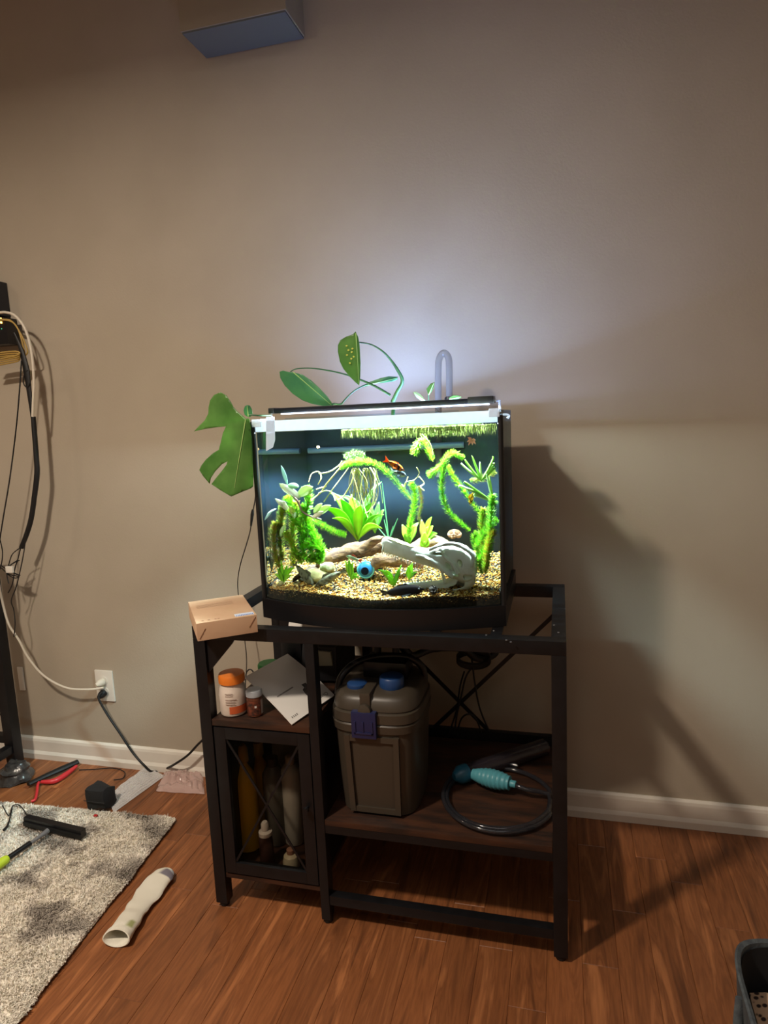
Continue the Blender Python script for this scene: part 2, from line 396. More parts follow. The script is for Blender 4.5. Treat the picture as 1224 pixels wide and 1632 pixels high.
obj('glass_pane', B().box((L+.037, .009, .143), (.271, .012, .495)), glass_mat('door_glass', (226, 224, 220), .08), dr, smooth=False)
b = B()
for a_, b_ in (((L+.036, .006, .494), (.272, .006, .144)), ((L+.036, .005, .144), (.272, .005, .494))): b.bar(a_, b_, .006, .003, up=(0, 1, 0))
obj('cross_strip', b, BLACK_METAL, dr, smooth=False)
obj('knob', B().lathe([(.004, 0), (.004, .008), (.008, .012), (.007, .018)], (.288, .0005, .33), (0, -1, 0), 16), BLACK_METAL, dr)

# ------------------------------------------------------------------ the tank
XL, XR, YC, YF, YB, ZB, ZT, ZW = .164, .786, .10, .03, .455, H, 1.3155, 1.286
def bow(n=20, inset=0, xl=XL, xr=XR):
    o = []
    for i in range(n+1):
        u = -1+2*i/n; x = (xl+xr)/2 + u*((xr-xl)/2-inset); o.append((x, YC-(YC-YF)*(1-u*u)+inset))
    return o
def prism(outl, z0, z1, close=True):
    n = len(outl); return B().add([(x, y, z) for z in (z0, z1) for x, y in outl], [(i, (i+1) % n, n+(i+1) % n, n+i) for i in range(n)] + [tuple(range(n-1, -1, -1)), tuple(range(n, 2*n))])
def band(outl_o, outl_i, z0, z1):   # ring between two outlines
    n = len(outl_o); vs = [(x, y, z) for o in (outl_o, outl_i) for z in (z0, z1) for x, y in o]
    fs = []
    for i in range(n):
        j = (i+1) % n; fs += [(i, j, n+j, n+i), (2*n+j, 2*n+i, 3*n+i, 3*n+j), (n+i, n+j, 3*n+j, 3*n+i), (j, i, 2*n+i, 2*n+j)]
    return B().add(vs, fs)
def outline(ins=0, xl=XL, xr=XR, yb=YB):
    return bow(20, ins, xl, xr) + [(xr-ins, yb-ins), (xl+ins, yb-ins)]
tank = thing('aquarium', 'bow-front glass fish tank glowing white and blue on the black stand', 'aquarium', (.475, .25, H))
GLASS = glass_mat('tank_glass', (246, 252, 252), .05)
obj('base_frame', band(outline(-.006), outline(.004), ZB+.0005, ZB+.052), BLACK_PLASTIC, tank)
obj('bottom_pane', prism(outline(.005), ZB+.004, ZB+.010), BLACK_PLASTIC, tank)
def curved(z0, z1, off0, off1, m, name, n=20, par=tank, u0=0, u1=1):
    a = bow(n, off0); c = bow(n, off1); k0 = int(n*u0); k1 = int(n*u1); a = a[k0:k1+1]; c = c[k0:k1+1]
    return obj(name, prism(a+c[::-1], z0, z1), m, par)
curved(ZB+.052, ZT, 0, .004, GLASS, 'front_pane')
obj('side_pane', B().box((XL, YC+.001, ZB+.052), (XL+.004, YB-.006, ZT)), GLASS, tank, smooth=False)
obj('side_pane', B().box((XR-.004, YC+.001, ZB+.052), (XR, YB-.006, ZT)), GLASS, tank, smooth=False)
BG = mat('background_film', (28, 42, 60), .45, c2=(22, 35, 52), nscale=5, bump=.05)
obj('background_panel', B().box((XL, YB-.005, ZB+.052), (XR, YB, ZT-.002)), BG, tank, smooth=False)
SIL = mat('black_silicone', (14, 15, 17), .5)
obj('corner_seal', B().tube([(XL-.0005, YC-.0005, ZB+.052), (XL-.0005, YC-.0005, ZT-.002)], .0066, 10), SIL, tank)
obj('corner_seal', B().tube([(XR+.0005, YC-.0005, ZB+.052), (XR+.0005, YC-.0005, ZT-.012)], .0066, 10), SIL, tank)
GLOW_FILM = mat('glow_film', (246, 250, 255), .6, sub=.8, c2=(240, 246, 252), nscale=90)
nt = GLOW_FILM.node_tree   # white film added to imitate the overbright band above the waterline
o = curved(ZW+.0015, ZT-.001, .0045, .0055, GLOW_FILM, 'glow_band')
o['label'] = 'white film added to imitate the bright light above the waterline'
obj('tape', B().box((0, 0, 0), (.001, .001, .001)), PAPER, tank) if False else None
tp = [at(424, 664, .0815), at(437, 664, .0765), at(438.5, 701, .0765), at(435, 713, .078), at(424, 719, .0815)]
tb = B().add([p for p in tp] + [p+Vector((0, .0006, 0)) for p in tp], [(0,1,2,3,4), (9,8,7,6,5)] + [(i, i+5, (i+1) % 5+5, (i+1) % 5) for i in range(5)])
obj('tape_strip', tb, mat('white_tape', (226, 232, 244), .6, sub=.4), tank, smooth=False, label='torn strip of white tape')
# rim clips and lid
CLEAR = mat('clear_plastic', (225, 235, 245), .15, trans=.45)
for x in (XL+.016, XR-.012):
    obj('rim_clip', B().box((x-.012, YC-.012, ZT-.006), (x+.012, YC+.03, ZT+.004), ch=.002).box((x-.012, YC-.014, ZT-.016), (x+.012, YC-.009, ZT+.004), ch=.002), CLEAR, tank)
obj('lid_pane', B().box((XL+.004, .30, ZT+.0005), (.64, YB-.002, ZT+.0045)), glass_mat('lid_glass', (235, 245, 248), .06), tank, smooth=False)
obj('hose_clip', B().tube([(XR+.001, .16, ZT-.012), (XR+.012, .16, ZT-.012), (XR+.016, .16, ZT-.016), (XR+.012, .16, ZT-.021)], .0026, 8, smoothn=3), CLEAR, tank)

lt = thing('aquarium_light', 'slim black light bar lying across the top of the fish tank', 'light', (.475, .215, 1.34))
obj('housing', B().box((.170, .192, 1.3325), (.762, .238, 1.3465), ch=.003), mat('anodised_black', (28, 28, 34), .3, .6), lt)
obj('end_cap', B().box((.700, .190, 1.3325), (.764, .240, 1.3505), ch=.003), BLACK_PLASTIC, lt)
obj('end_cap', B().box((.168, .190, 1.3325), (.185, .240, 1.3478), ch=.003), BLACK_PLASTIC, lt)
obj('diffuser', B().box((.20, .200, 1.3295), (.75, .230, 1.3324)), mat('led_diffuser', (225, 240, 255), .5, emit=4), lt, smooth=False)
for x in (.166, .776):
    obj('bracket', B().tube([(x-.004 if x < .4 else x-.02, .215, 1.338), (x, .215, 1.338), (x, .215, 1.3165)], .003, 8), CLEAR, lt)

wa = prism(outline(.0065, yb=YB-.002), .853, ZW)
WATER = glass_mat('water_surface', (244, 252, 252), .05, facing=(.30, .46))
o = obj('water', wa, WATER, smooth=False); tag(o, 'clear water filling the lit fish tank up to the bright waterline', 'water', kind='stuff')

# gravel
def ground(x, y):
    return .877 + .034*max(0, (y-YF))/.4 + .004*math.sin(x*23) + .005*math.exp(-((x-.25)/.05)**2)
b = B(); nx, ny = 60, 30
inn = lambda x: YC-(YC-YF)*(1-((x-(XL+XR)/2)/((XR-XL)/2))**2)+.0085
vs = []
for j in range(ny+1):
    for i in range(nx+1):
        x = XL+.008+(XR-XL-.016)*i/nx; y0 = inn(x); y = y0+(YB-.009-y0)*j/ny; vs.append((x, y, ground(x, y)-.003))
n0 = len(vs)
vs += [(x, y, ZB+.012) for x, y, z in vs[:]]
fs = [(j*(nx+1)+i, j*(nx+1)+i+1, (j+1)*(nx+1)+i+1, (j+1)*(nx+1)+i) for j in range(ny) for i in range(nx)]
fs += [(i+1, i, n0+i, n0+i+1) for i in range(nx)]
for j in range(ny):
    a0, a1 = j*(nx+1), (j+1)*(nx+1); fs += [(a0, a1, n0+a1, n0+a0), (a1+nx, a0+nx, n0+a0+nx, n0+a1+nx)]
b.add(vs, fs)
o = obj('soil_bed', b, mat('dark_substrate', (52, 42, 28), .95, c2=(24, 19, 18), nscale=160, bump=.6, bscale=300), smooth=True)
tag(o, 'dark soil layer under the gravel at the bottom of the fish tank', 'soil', kind='stuff')
PC = [(222,184,104),(238,206,132),(196,140,62),(168,108,44),(244,220,160),(140,92,44),(214,168,84),(208,176,110),(182,132,62),(96,66,40)]
b = B()
def pebble(b, p, r, c):
    sx, sy, sz = (r*random.uniform(.75, 1.25) for _ in range(3)); a = random.uniform(0, PI); ca, sa = math.cos(a), math.sin(a)
    vs = []
    for x, y, z in ((1,0,0),(0,1,0),(-1,0,0),(0,-1,0),(0,0,1),(0,0,-1),(.6,.6,.55),(-.6,.6,.55),(-.6,-.6,.55),(.6,-.6,.55)):
        x, y, z = x*sx, y*sy, z*sz*.8; vs.append((p[0]+x*ca-y*sa, p[1]+x*sa+y*ca, p[2]+z))
    b.add(vs, [(4,6,7),(4,7,8),(4,8,9),(4,9,6),(0,1,6),(1,7,6),(1,2,7),(2,8,7),(2,3,8),(3,9,8),(3,0,9),(0,6,9),(5,1,0),(5,2,1),(5,3,2),(5,0,3)], c)
for _ in range(8000):
    x = random.uniform(XL+.012, XR-.012); y0 = inn(x)+.003; y = y0+(YB-.014-y0)*random.random()**1.35
    pebble(b, (x, y, ground(x, y)+random.uniform(-.002, .002)), random.uniform(.0017, .0034), random.choice(PC[:9] if y > .12 else PC))
for _ in range(3600):    # against the front glass
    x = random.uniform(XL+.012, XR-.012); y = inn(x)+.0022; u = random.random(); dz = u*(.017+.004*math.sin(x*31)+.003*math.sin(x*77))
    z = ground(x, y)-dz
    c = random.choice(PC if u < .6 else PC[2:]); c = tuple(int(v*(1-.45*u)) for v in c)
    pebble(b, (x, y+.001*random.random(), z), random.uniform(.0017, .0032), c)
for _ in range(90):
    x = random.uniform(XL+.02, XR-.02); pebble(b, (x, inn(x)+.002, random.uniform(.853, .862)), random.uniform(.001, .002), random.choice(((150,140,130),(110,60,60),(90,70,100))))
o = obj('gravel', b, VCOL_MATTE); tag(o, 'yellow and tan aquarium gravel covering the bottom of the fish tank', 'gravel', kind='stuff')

# ------------------------------------------------------------------ tank plants
def leaf(b, p0, d, up, Ln, Wd, droop=.3, n=6, col=(110,190,40), col2=None, shape='oval', fold=.15, curl=0):
    d = Vector(d).normalized(); up = Vector(up); side = d.cross(up)
    side = side.normalized() if side.length > 1e-4 else d.orthogonal().normalized()
    vs = []; p = Vector(p0); cs = []
    dd = d.copy()
    for i in range(n+1):
        t = i/n
        wd = {'oval': math.sin(PI*min(1, .06+t*.94))**.7, 'lance': math.sin(PI*min(1, t**.75*.98+.02)), 'ribbon': min(1, (1-t)*3)**.6}[shape]*Wd/2
        nn = side.cross(dd).normalized()
        vs += [p-side*wd+nn*wd*fold, p, p+side*wd+nn*wd*fold]
        c = col if col2 is None else tuple(int(col[k]*(1-t)+col2[k]*t) for k in range(3))
        cs += [c, tuple(min(255, int(v*1.12)) for v in c), c]
        dd = (dd + Vector((0, 0, -1))*droop/n + side*curl/n).normalized(); p = p + dd*Ln/n
    fs = [(i*3+k, i*3+k+1, (i+1)*3+k+1, (i+1)*3+k) for i in range(n) for k in (0, 1)]
    o = len(b.v); b.v += vs; b.f += [tuple(i+o for i in f) for f in fs]; b.c += cs
    return b
GR = [(150,214,40), (128,200,44), (172,226,60), (108,184,40)]
def inside(p, m=.012):
    x = min(max(p.x, XL+m), XR-m); y = min(max(p.y, inn(x)+m*.4), YB-m); return Vector((x, y, min(p.z, ZW-.004)))
def pondweed(label, pts, Y, cat='aquatic plant', group='stems of leafy pondweed', r=.0012, ll=.011, step=.0042, wh=7, cols=GR, taper=.8, name='pondweed_stem', lw=.0040, ang=.55, top_dense=True):
    P = [at(q[0], q[1], q[2] if len(q) > 2 else Y) for q in pts]; P = [inside(p) for p in P]; ll *= .86; step *= .78
    S, _ = spline(P, [1]*len(P), 14)
    t = thing(name, label, cat, P[-1], group)
    obj('stem', B().tube(S, r, 6, col=(168, 170, 70)), VCOL, t)
    b = B(); acc = 0; tot = sum((S[i+1]-S[i]).length for i in range(len(S)-1)); run = 0
    nextd = 0
    for i in range(len(S)-1):
        seg = (S[i+1]-S[i]); ln = seg.length
        if ln < 1e-7: continue
        T = seg.normalized()
        while nextd <= run+ln:
            p = S[i]+T*(nextd-run); u = nextd/tot
            e1 = T.orthogonal().normalized(); e2 = T.cross(e1); a0 = random.uniform(0, 6)
            k = (1.0 if u > .22 else .75+.25*u/.22)*random.uniform(.8, 1.15)*(1-(1-taper)*max(0, u-.3)/.7)
            c = random.choice(cols)
            for j in range(wh):
                a = a0+2*PI*j/wh+random.uniform(-.2, .2); rad = e1*math.cos(a)+e2*math.sin(a); dr_ = (rad - T*ang).normalized()
                cc = tuple(min(255, max(0, int(v*random.uniform(.85, 1.15)))) for v in c)
                q0 = p; q1 = p+dr_*ll*k*.55; q2 = p+(dr_+rad*.25).normalized()*ll*k-T*ll*k*.10; sd = T.cross(rad).normalized()*lw*k/2
                q1, q2 = inside(q1, .007), inside(q2, .007)
                b.add([q0-sd*.6, q0+sd*.6, q1+sd, q1-sd, q2], [(0,1,2,3), (3,2,4)], cc)
            nextd += step*(1 if u > .15 or not top_dense else .55)
        run += ln
    obj('leaves', b, VLEAF, t, kind='stuff')
    return t
pondweed('leafy pondweed stem arching from the tangle of roots down past the two fish', [(543,745),(560,738),(585,736),(603,742),(622,758),(640,778),(656,797)], .17, ll=.017, ang=.25)
pondweed('short pondweed stem lying under the broad leaved plant towards the left bush', [(552,852),(535,848),(515,838),(497,828),(484,824)], .16, ll=.017, ang=-.2)
pondweed('pondweed stem with a curled head hanging beside the black corner, middle right of tank', [(737,730),(722,722),(710,732),(706,752),(704,780),(712,810),(728,828),(750,846)], .20, ll=.018)
pondweed('pondweed stem leaning left off the curled head at the right of the tank', [(684,758),(695,750),(712,738)], .21, ll=.020, wh=8)
pondweed('pondweed stem running down right behind the curled head to the yellow fish', [(714,744),(724,762),(740,784),(756,806),(770,826)], .25, ll=.016)
pondweed('pondweed tip just below the water roots above the curled white root', [(661,722),(668,706),(674,700),(682,716),(690,736)], .22, ll=.021, wh=8)
pondweed('round tipped pondweed shoot standing right of the fish pair', [(655,770),(660,780),(661,800),(655,830),(650,858)], .24, ll=.019, wh=8)
pondweed('thin dark pondweed stem at the back between round shoot and curled head', [(668,776),(672,800),(668,825),(678,850)], .36, ll=.012, cols=[(110,130,50),(130,110,60)])
# left bush
lb = [([(452,808),(448,830),(446,860),(450,895)], .13, 'yellowish frizzy pondweed stem at the left edge of the bush', [(176,190,44),(190,176,40),(150,190,50)]),
      ([(470,802),(468,830),(466,865),(468,905)], .14, 'yellow green pondweed stem second from the left glass', [(168,196,48),(196,182,46)]),
      ([(462,815),(478,838),(490,862),(498,885)], .12, 'bright green pondweed stem slanting through the left bush', GR),
      ([(480,806),(492,836),(505,862),(509,886)], .13, 'dense green pondweed stem on the right side of the left bush', [(150,228,50),(136,214,44),(166,234,60)]),
      ([(488,866),(502,868),(512,878),(505,896)], .11, 'lowest bright pondweed tuft over the pale rock', [(150,228,50),(136,214,44)]),
      ([(488,778),(492,792),(490,808),(484,820)], .13, 'short upright pondweed stem under the pale variegated leaves', GR),
      ([(505,888),(490,890),(478,884),(465,878)], .10, 'pondweed stem lying across the foot of the left bush', [(150,218,48),(160,210,60)])]
lb += [([(440,835),(436,862),(440,890),(446,905)], .115, 'yellow frizzy pondweed stem nearest the left corner seal', [(176,190,44),(196,176,50)]),
       ([(476,828),(484,848),(482,870),(488,892)], .115, 'green pondweed stem in the middle of the left bush', [(140,214,50),(120,200,44)]),
       ([(456,850),(466,868),(474,886),(482,900)], .10, 'short slanting pondweed stem low in the left bush', [(160,206,50),(180,190,56)]),
       ([(498,850),(508,866),(512,882),(504,900)], .12, 'vivid green pondweed stem bulging at the right of the left bush', [(140,228,46),(156,232,56)]),
       ([(458,792),(466,806),(474,822)], .135, 'pondweed tip behind the pale variegated leaves', GR)]
for p_, y_, lab, cs in lb: pondweed(lab, p_, y_, ll=.023, cols=cs, step=.0036, wh=9, lw=.0046, group='pondweed stems of the left bush')
rb = [([(785,790),(783,820),(781,860),(776,905)], .13, 'pondweed stem tight against the right corner seal', GR),
      ([(770,812),(768,840),(770,870),(772,910)], .17, 'yellow stemmed pondweed rising from the gravel at right', [(176,190,44),(160,200,50)]),
      ([(786,845),(780,862),(776,885),(774,915)], .12, 'low yellowish pondweed at the right end of the gravel', [(176,190,44),(190,170,50)]),
      ([(760,850),(756,862),(764,885),(768,905)], .20, 'green pondweed tuft behind the skull', GR)]
rb += [([(778,862),(770,880),(764,898),(770,915)], .14, 'bright low pondweed tuft between the skull and the corner', [(150,228,50),(170,220,60)]),
       ([(790,828),(776,842),(766,856),(758,872)], .15, 'pondweed stem slanting down left from the right corner', GR),
       ([(787,752),(774,760),(760,766),(748,764)], .24, 'olive frond pointing left below the curving ribbon plant', [(120,150,60),(140,150,70)]),
       ([(788,800),(777,822),(772,846),(774,872)], .22, 'darker green pondweed stem deep in the right bush', [(110,170,50),(96,150,46)])]
for p_, y_, lab, cs in rb: pondweed(lab, p_, y_, ll=.019, cols=cs, step=.0038, wh=8, lw=.0042, group='pondweed stems of the right bush')

def rosette(name, label, base, Y, leaves, cat='aquatic plant', group=None, Wd=.02):
    p0 = at(base[0], base[1], Y); t = thing(name, label, cat, p0, group)
    for lf in leaves:
        (tx, ty, dy), wd = lf[0], lf[1]; c = lf[2] if len(lf) > 2 else random.choice(GR)
        tip = at(tx, ty, Y+dy); v = tip-p0; b = B()
        side = v.cross(Vector((0, -1, .25))).normalized(); n = 8; vs = []; cs = []
        bend = Vector((0, 0, 1))*v.length*.10
        for i in range(n+1):
            u = i/n; q = p0+v*u+bend*math.sin(PI*u)*2*(1 if abs(v.x) > .02 else .3)
            ww = wd/2*(.12+max(0, math.sin(PI*max(0, (u-.08)/.92)**.85))*(1.12-.45*u) if u > .08 else .12)
            nn = side.cross(v).normalized()
            for k in (-1, -.5, 0, .5, 1):
                vs.append(q+side*ww*k+nn*ww*abs(k)*.25); cs.append(tuple(min(255, int(x*(1.1 if k == 0 else .95+.1*(1-abs(k))))) for x in c))
        vs = [inside(x, .008) for x in vs]
        b.v = vs; b.c = cs; b.f = [(i*5+k, i*5+k+1, (i+1)*5+k+1, (i+1)*5+k) for i in range(n) for k in range(4)]
        solidify(obj('leaf', b, VLEAF, t), .0006)
    return t
LG = [(150,220,40), (112,196,40), (186,226,60), (128,208,50)]
rosette('broad_leaf_plant', 'large broad-leaved bright green plant on the driftwood, centre left of tank', (570,862), .20,
        [((518,810,-.05), .026, LG[0]), ((543,796,-.02), .028, LG[1]), ((527,785,.03), .022, LG[3]), ((560,788,.02), .032, LG[0]), ((575,806,-.04), .028, LG[2]), ((597,800,0), .020, LG[1]),
         ((609,842,-.05), .020, LG[2]), ((612,820,0), .016, LG[3]), ((530,826,-.07), .018, LG[2]), ((600,778,.04), .016, (90,170,70)), ((608,768,.05), .014, (100,180,80))])
rosette('broad_leaf_plant', 'darker broad leaves reaching up behind the centre of the driftwood', (598,850), .30,
        [((585,792,0), .020, (96,170,60)), ((604,800,0), .022, (84,160,60)), ((612,812,0), .018, (110,190,60)), ((590,815,-.02), .02, (120,190,60)), ((540,790,.02), .02, (80,150,50))])
rosette('small_sword_plant', 'small bright grassy plant at the left end of the gravel', (452,930), .11,
        [((442,905,-.01), .010), ((448,893,0), .010), ((458,900,0), .011), ((470,905,-.01), .012), ((437,915,0), .008), ((466,918,-.02), .010), ((444,898,.02), .008)], group='small rooted plants in the gravel')
rosette('small_sword_plant', 'small plant between the mottled catfish and the blue ornament', (560,925), .15,
        [((550,893,0), .010), ((556,890,0), .012), ((562,896,0), .010), ((570,915,-.01), .012), ((573,922,-.02), .008)], group='small rooted plants in the gravel')
rosette('small_sword_plant', 'small pale green plant right of the blue ornament behind the dark fish', (628,935), .13,
        [((602,908,0), .009), ((614,909,0), .014), ((618,917,-.01), .014), ((637,906,0), .011), ((640,900,.01), .010)], group='small rooted plants in the gravel')
rosette('small_sword_plant', 'green leaf pair rising inside the open jaws of the skull', (652,925), .15,
        [((651,902,0), .014), ((657,896,.01), .013), ((664,912,0), .008)], group='small rooted plants in the gravel')
rosette('crypt_plant', 'pointed green plant against the dark back, middle of tank', (653,866), .34,
        [((641,836,0), .022, LG[2]), ((655,822,0), .018, LG[0]), ((664,838,0), .022, LG[3]), ((668,832,.02), .014), ((645,850,-.02), .02)], group='plants at the back glass')
rosette('crypt_plant', 'reddish green crypt behind the snout of the skull', (677,864), .32,
        [((672,828,0), .020, (150,130,60)), ((688,824,0), .014, LG[0]), ((690,838,0), .020, LG[2]), ((676,850,-.03), .02, LG[2]), ((697,850,0), .02, LG[1])], group='plants at the back glass')
rosette('crypt_plant', 'small leaf plant in front of the driftwood hump behind the skull', (677,872), .26,
        [((677,848,0), .022, LG[2]), ((670,862,0), .016, LG[0]), ((684,862,0), .016, LG[0])], group='plants at the back glass')
def ribbons(label, base, Y, tips, cols, wd=.006, name='ribbon_plant', group='thin ribbon leaved plants'):
    p0 = inside(at(base[0], base[1], Y)); t = thing(name, label, 'aquatic plant', p0, group)
    for tx, ty, bx in tips:
        p2 = at(tx, ty, Y); mid = (p0+p2)/2 + Vector((bx, 0, abs(bx)*.8)); P = [p0, p0*.4+mid*.6, mid*.5+p2*.5+Vector((bx*.3,0,abs(bx)*.3)), p2]
        S, _ = spline(P, [1]*4, 4); b = B(); n = len(S)-1; c = random.choice(cols)
        vs = []
        for i, q in enumerate(S):
            T = (S[min(n, i+1)]-S[max(0, i-1)]).normalized(); sd = T.cross(Vector((0, -1, 0))).normalized()
            ww = wd/2*math.sin(PI*(.12+.86*i/n))**.7; vs += [inside(q-sd*ww, .008), inside(q+Vector((0, -.001, 0)), .008), inside(q+sd*ww, .008)]
        b.add(vs, [(i*3+k, i*3+k+1, i*3+k+4, i*3+k+3) for i in range(n) for k in (0, 1)], c)
        solidify(obj('leaf', b, VLEAF, t), .0004)
ribbons('curving pale ribbon plant by the right corner just under the water roots', (767,766), .18, [(742,732,-.01), (738,742,-.02), (752,726,.0), (765,736,0), (785,727,.01), (784,740,.015), (783,750,.02)], [(190,226,130),(160,210,90),(210,235,160)], .0055)
ribbons('drooping ribbon leaves halfway down beside the right corner seal', (786,800), .14, [(732,778,-.02), (746,775,-.03), (748,784,-.02), (755,790,-.01), (780,760,0), (757,793,-.01), (775,755,.0)], [(190,226,130),(150,200,80),(214,238,180)], .0055)
ribbons('dark grass blades along the left glass', (433,910), .12, [(424,862,0), (429,850,0), (436,868,0), (441,858,0)], [(40,90,50),(50,110,60)], .004)
ribbons('thin upright blades against the back left of the round shoot', (620,862), .40, [(609,770,0), (612,828,0), (600,838,0), (627,838,0), (634,826,0)], [(60,110,70),(80,140,90)], .004)
# variegated pale leaves over the left bush
p0 = at(492, 822, .12); t = thing('variegated_plant', 'creamy variegated leaves and woody stems topping the left bush', 'aquatic plant', p0)
obj('stem', B().tube([at(x, y, .12) for x, y in ((455,775),(462,785),(475,800),(482,815),(495,823),(512,828))], [.0025,.003,.0035,.003,.0025,.002], 8, col=(120,84,74), smoothn=4), VCOL, t)
for (x0, y0, x1, y1, wd, c) in ((470,790,447,768,.020,(226,232,190)), (478,794,455,772,.016,(236,236,214)), (475,790,497,772,.026,(200,220,150)), (488,788,496,778,.018,(190,214,130)), (458,772,449,741,.010,(170,200,190)),
        (476,776,458,771,.016,(170,206,170)), (462,815,440,792,.014,(240,228,200)), (456,805,446,798,.014,(240,232,210)), (470,822,463,806,.016,(176,196,70)), (470,830,462,806,.010,(220,224,120)), (500,818,512,800,.016,(204,216,160)), (505,820,526,802,.020,(186,216,130)),
        (498,826,515,812,.014,(228,206,190)), (468,812,470,826,.012,(200,220,180)), (447,856,452,836,.012,(206,232,170)), (434,814,420,828,.007,(196,220,214)), (440,811,424,818,.006,(206,224,216))):
    solidify(obj('leaf', leaf(B(), at(x0, y0, .115), at(x1, y1, .105)-at(x0, y0, .115), (0, -1, .4), (at(x1, y1, .105)-at(x0, y0, .115)).length, wd, .25, 7, c, tuple(min(255, int(v*1.1)) for v in c)), VLEAF, t), .0006)
# root tangle
t = thing('root_tangle', 'tan tangle of roots hanging left of the arching pondweed', 'roots', at(545, 800, .2))
tan = [(196,184,110),(214,204,140),(170,150,90),(150,140,90)]
for pts in ([(492,768),(497,755),(508,752),(512,762),(507,772)], [(508,755),(525,752),(540,742),(545,735)], [(490,802),(510,786),(520,772),(530,760),(540,748),(548,738)], [(520,775),(513,777),(504,780)],
            [(508,786),(520,782),(530,786),(534,798)], [(516,800),(530,780),(545,760),(556,745)], [(565,750),(560,770),(548,790),(538,797)], [(560,750),(568,775),(575,805),(572,820)], [(572,748),(585,770),(578,800)], [(590,745),(600,765),(602,790),(590,815)],
            [(580,750),(575,785),(586,825)], [(598,750),(596,790),(590,812),(582,818)], [(650,760),(645,775),(640,772)], [(664,745),(668,755),(660,765),(647,768),(644,778)], [(672,692),(684,705),(688,716),(690,725)], [(668,760),(676,770),(670,776),(676,782)]):
    obj('root', B().tube([inside(at(x, y, .19+random.uniform(-.015, .015))) for x, y in pts], random.uniform(.0011, .0020), 6, col=random.choice(tan), smoothn=4), VCOL, t)
b = B()
for _ in range(60):
    x = random.uniform(560, 600); y0 = 745+random.uniform(0, 5); pts = [at(x, y0, .2), at(x+random.uniform(-6, 8), y0+random.uniform(15, 30), .2), at(x+random.uniform(-10, 14), y0+random.uniform(35, 65), .2)]
    b.tube(pts, .0006, 4, col=random.choice(tan+[(140,170,60)]), smoothn=3, cap=False)
obj('fine_root', b, VCOL, t, kind='stuff')
# moss ball and surface roots
b = B(); c0 = at(565, 727, .21)
for _ in range(900):
    a = random.uniform(0, 2*PI); r_ = random.random()**.5; p = c0+Vector((math.cos(a)*.028*r_, random.uniform(-.012, .012), math.sin(a)*.016*r_)); q = p+rv(.008)
    sd = rv(.0006); b.add([p-sd, p+sd, q], [(0,1,2)], random.choice([(60,84,32),(76,104,34),(90,112,44),(56,90,32)]))
o = obj('moss_clump', b, VLEAF); tag(o, 'fuzzy green moss clump just above the arching pondweed', 'moss', kind='stuff')
b = B()
for _ in range(2600):
    u = random.random(); px = 545+u*245; Y = random.uniform(.045, .26); top = at(px, 690, Y); top.z = ZW-.002
    if px > 742 and random.random() < .6: continue
    ln = random.uniform(.010, .032)*(1 if px > 590 else .8); q = top+Vector((random.uniform(-.006, .006), random.uniform(-.004, .004), -ln)); m_ = (top+q)/2+rv(.002)
    sd = Vector((.00035, 0, 0)); c = random.choice([(92,106,38),(110,120,50),(126,132,70),(76,96,34),(150,150,96)])
    top, q, m_ = inside(top, .008), inside(q, .008), inside(m_, .008)
    b.add([top-sd, top+sd, m_+sd, m_-sd, q], [(0,1,2,3),(3,2,4)], c)
o = obj('floating_roots', b, VLEAF); tag(o, 'fringe of floating plant roots hanging from the water surface', 'roots', kind='stuff')
b = B()
for _ in range(420):
    px = random.uniform(560, 770); Y = random.uniform(.08, .34); c = at(px, 690, Y); r_ = random.uniform(.003, .007)
    cc = random.choice([(150,190,80),(170,200,100),(130,180,70)]); a0 = random.uniform(0, 6)
    c.z = ZW+random.uniform(.0005, .002); c = Vector((min(max(c.x, XL+.02), XR-.02), c.y, c.z)); c.y = max(c.y, inn(c.x)+.012)
    b.add([c]+[c+Vector((math.cos(a0+k)*r_, math.sin(a0+k)*r_, .001)) for k in (0, 1, 2, 3, 4, 5)], [(0, k+1, (k+1) % 6+1) for k in range(6)], cc)
o = obj('duckweed', b, VLEAF); tag(o, 'small floating leaves scattered over the water surface of the tank', 'duckweed', kind='stuff')
# brown dead leaf near the surface
p = at(752, 700, .15); b = B()
for a, l_ in ((200, .014), (235, .018), (275, .015), (310, .016), (350, .010), (150, .012)):
    leaf(b, p, (math.cos(math.radians(a)), 0, math.sin(math.radians(a))), (0, -1, 0), l_, .006, .2, 4, (196,140,116), (214,170,150), 'lance')
o = obj('dead_leaf', b, VLEAF); solidify(o, .0005); tag(o, 'pinkish brown ragged leaf drifting under the surface at the right', 'leaf')

# spray bar and intake
TUBE = mat('blue_grey_tube', (96, 124, 160), .35)
t = thing('spray_bar', 'horizontal bluish tube fixed along the back glass of the tank', 'tube', at(520, 718, .42))
obj('pipe', B().tube([at(424, 721, .425) if False else Vector((XL+.02, .425, at(470, 719, .425).z)), Vector((XR-.13, .425, at(640, 712, .425).z))], .0085, 14), TUBE, t)
for px in (470, 600): 
    q = at(px, 717, .425); obj('suction_cup', B().lathe([(.009, 0), (.006, .008), (.010, .016), (.012, .020)], (q.x, .427, q.z), (0, 1, 0), 14), BLACK_RUBBER, t)
TUBEG = mat('smoky_tube', (104, 100, 96), .12, trans=.55, coat=.5)
t = thing('intake_tube', 'clear grey U-shaped tube arching over the back rim of the tank', 'tube', at(708, 640, .44))
pts = [at(700, 760, .432), at(699, 700, .432), at(698.5, 640, .432), at(698.5, 590, .432), at(700, 572, .432), at(707, 562.5, .432), at(714.5, 570, .432), at(716, 590, .432), at(716, 636, .432), at(716, 650, .432)]
obj('tube', B().tube(pts, .0098, 16, smoothn=6), TUBEG, t)
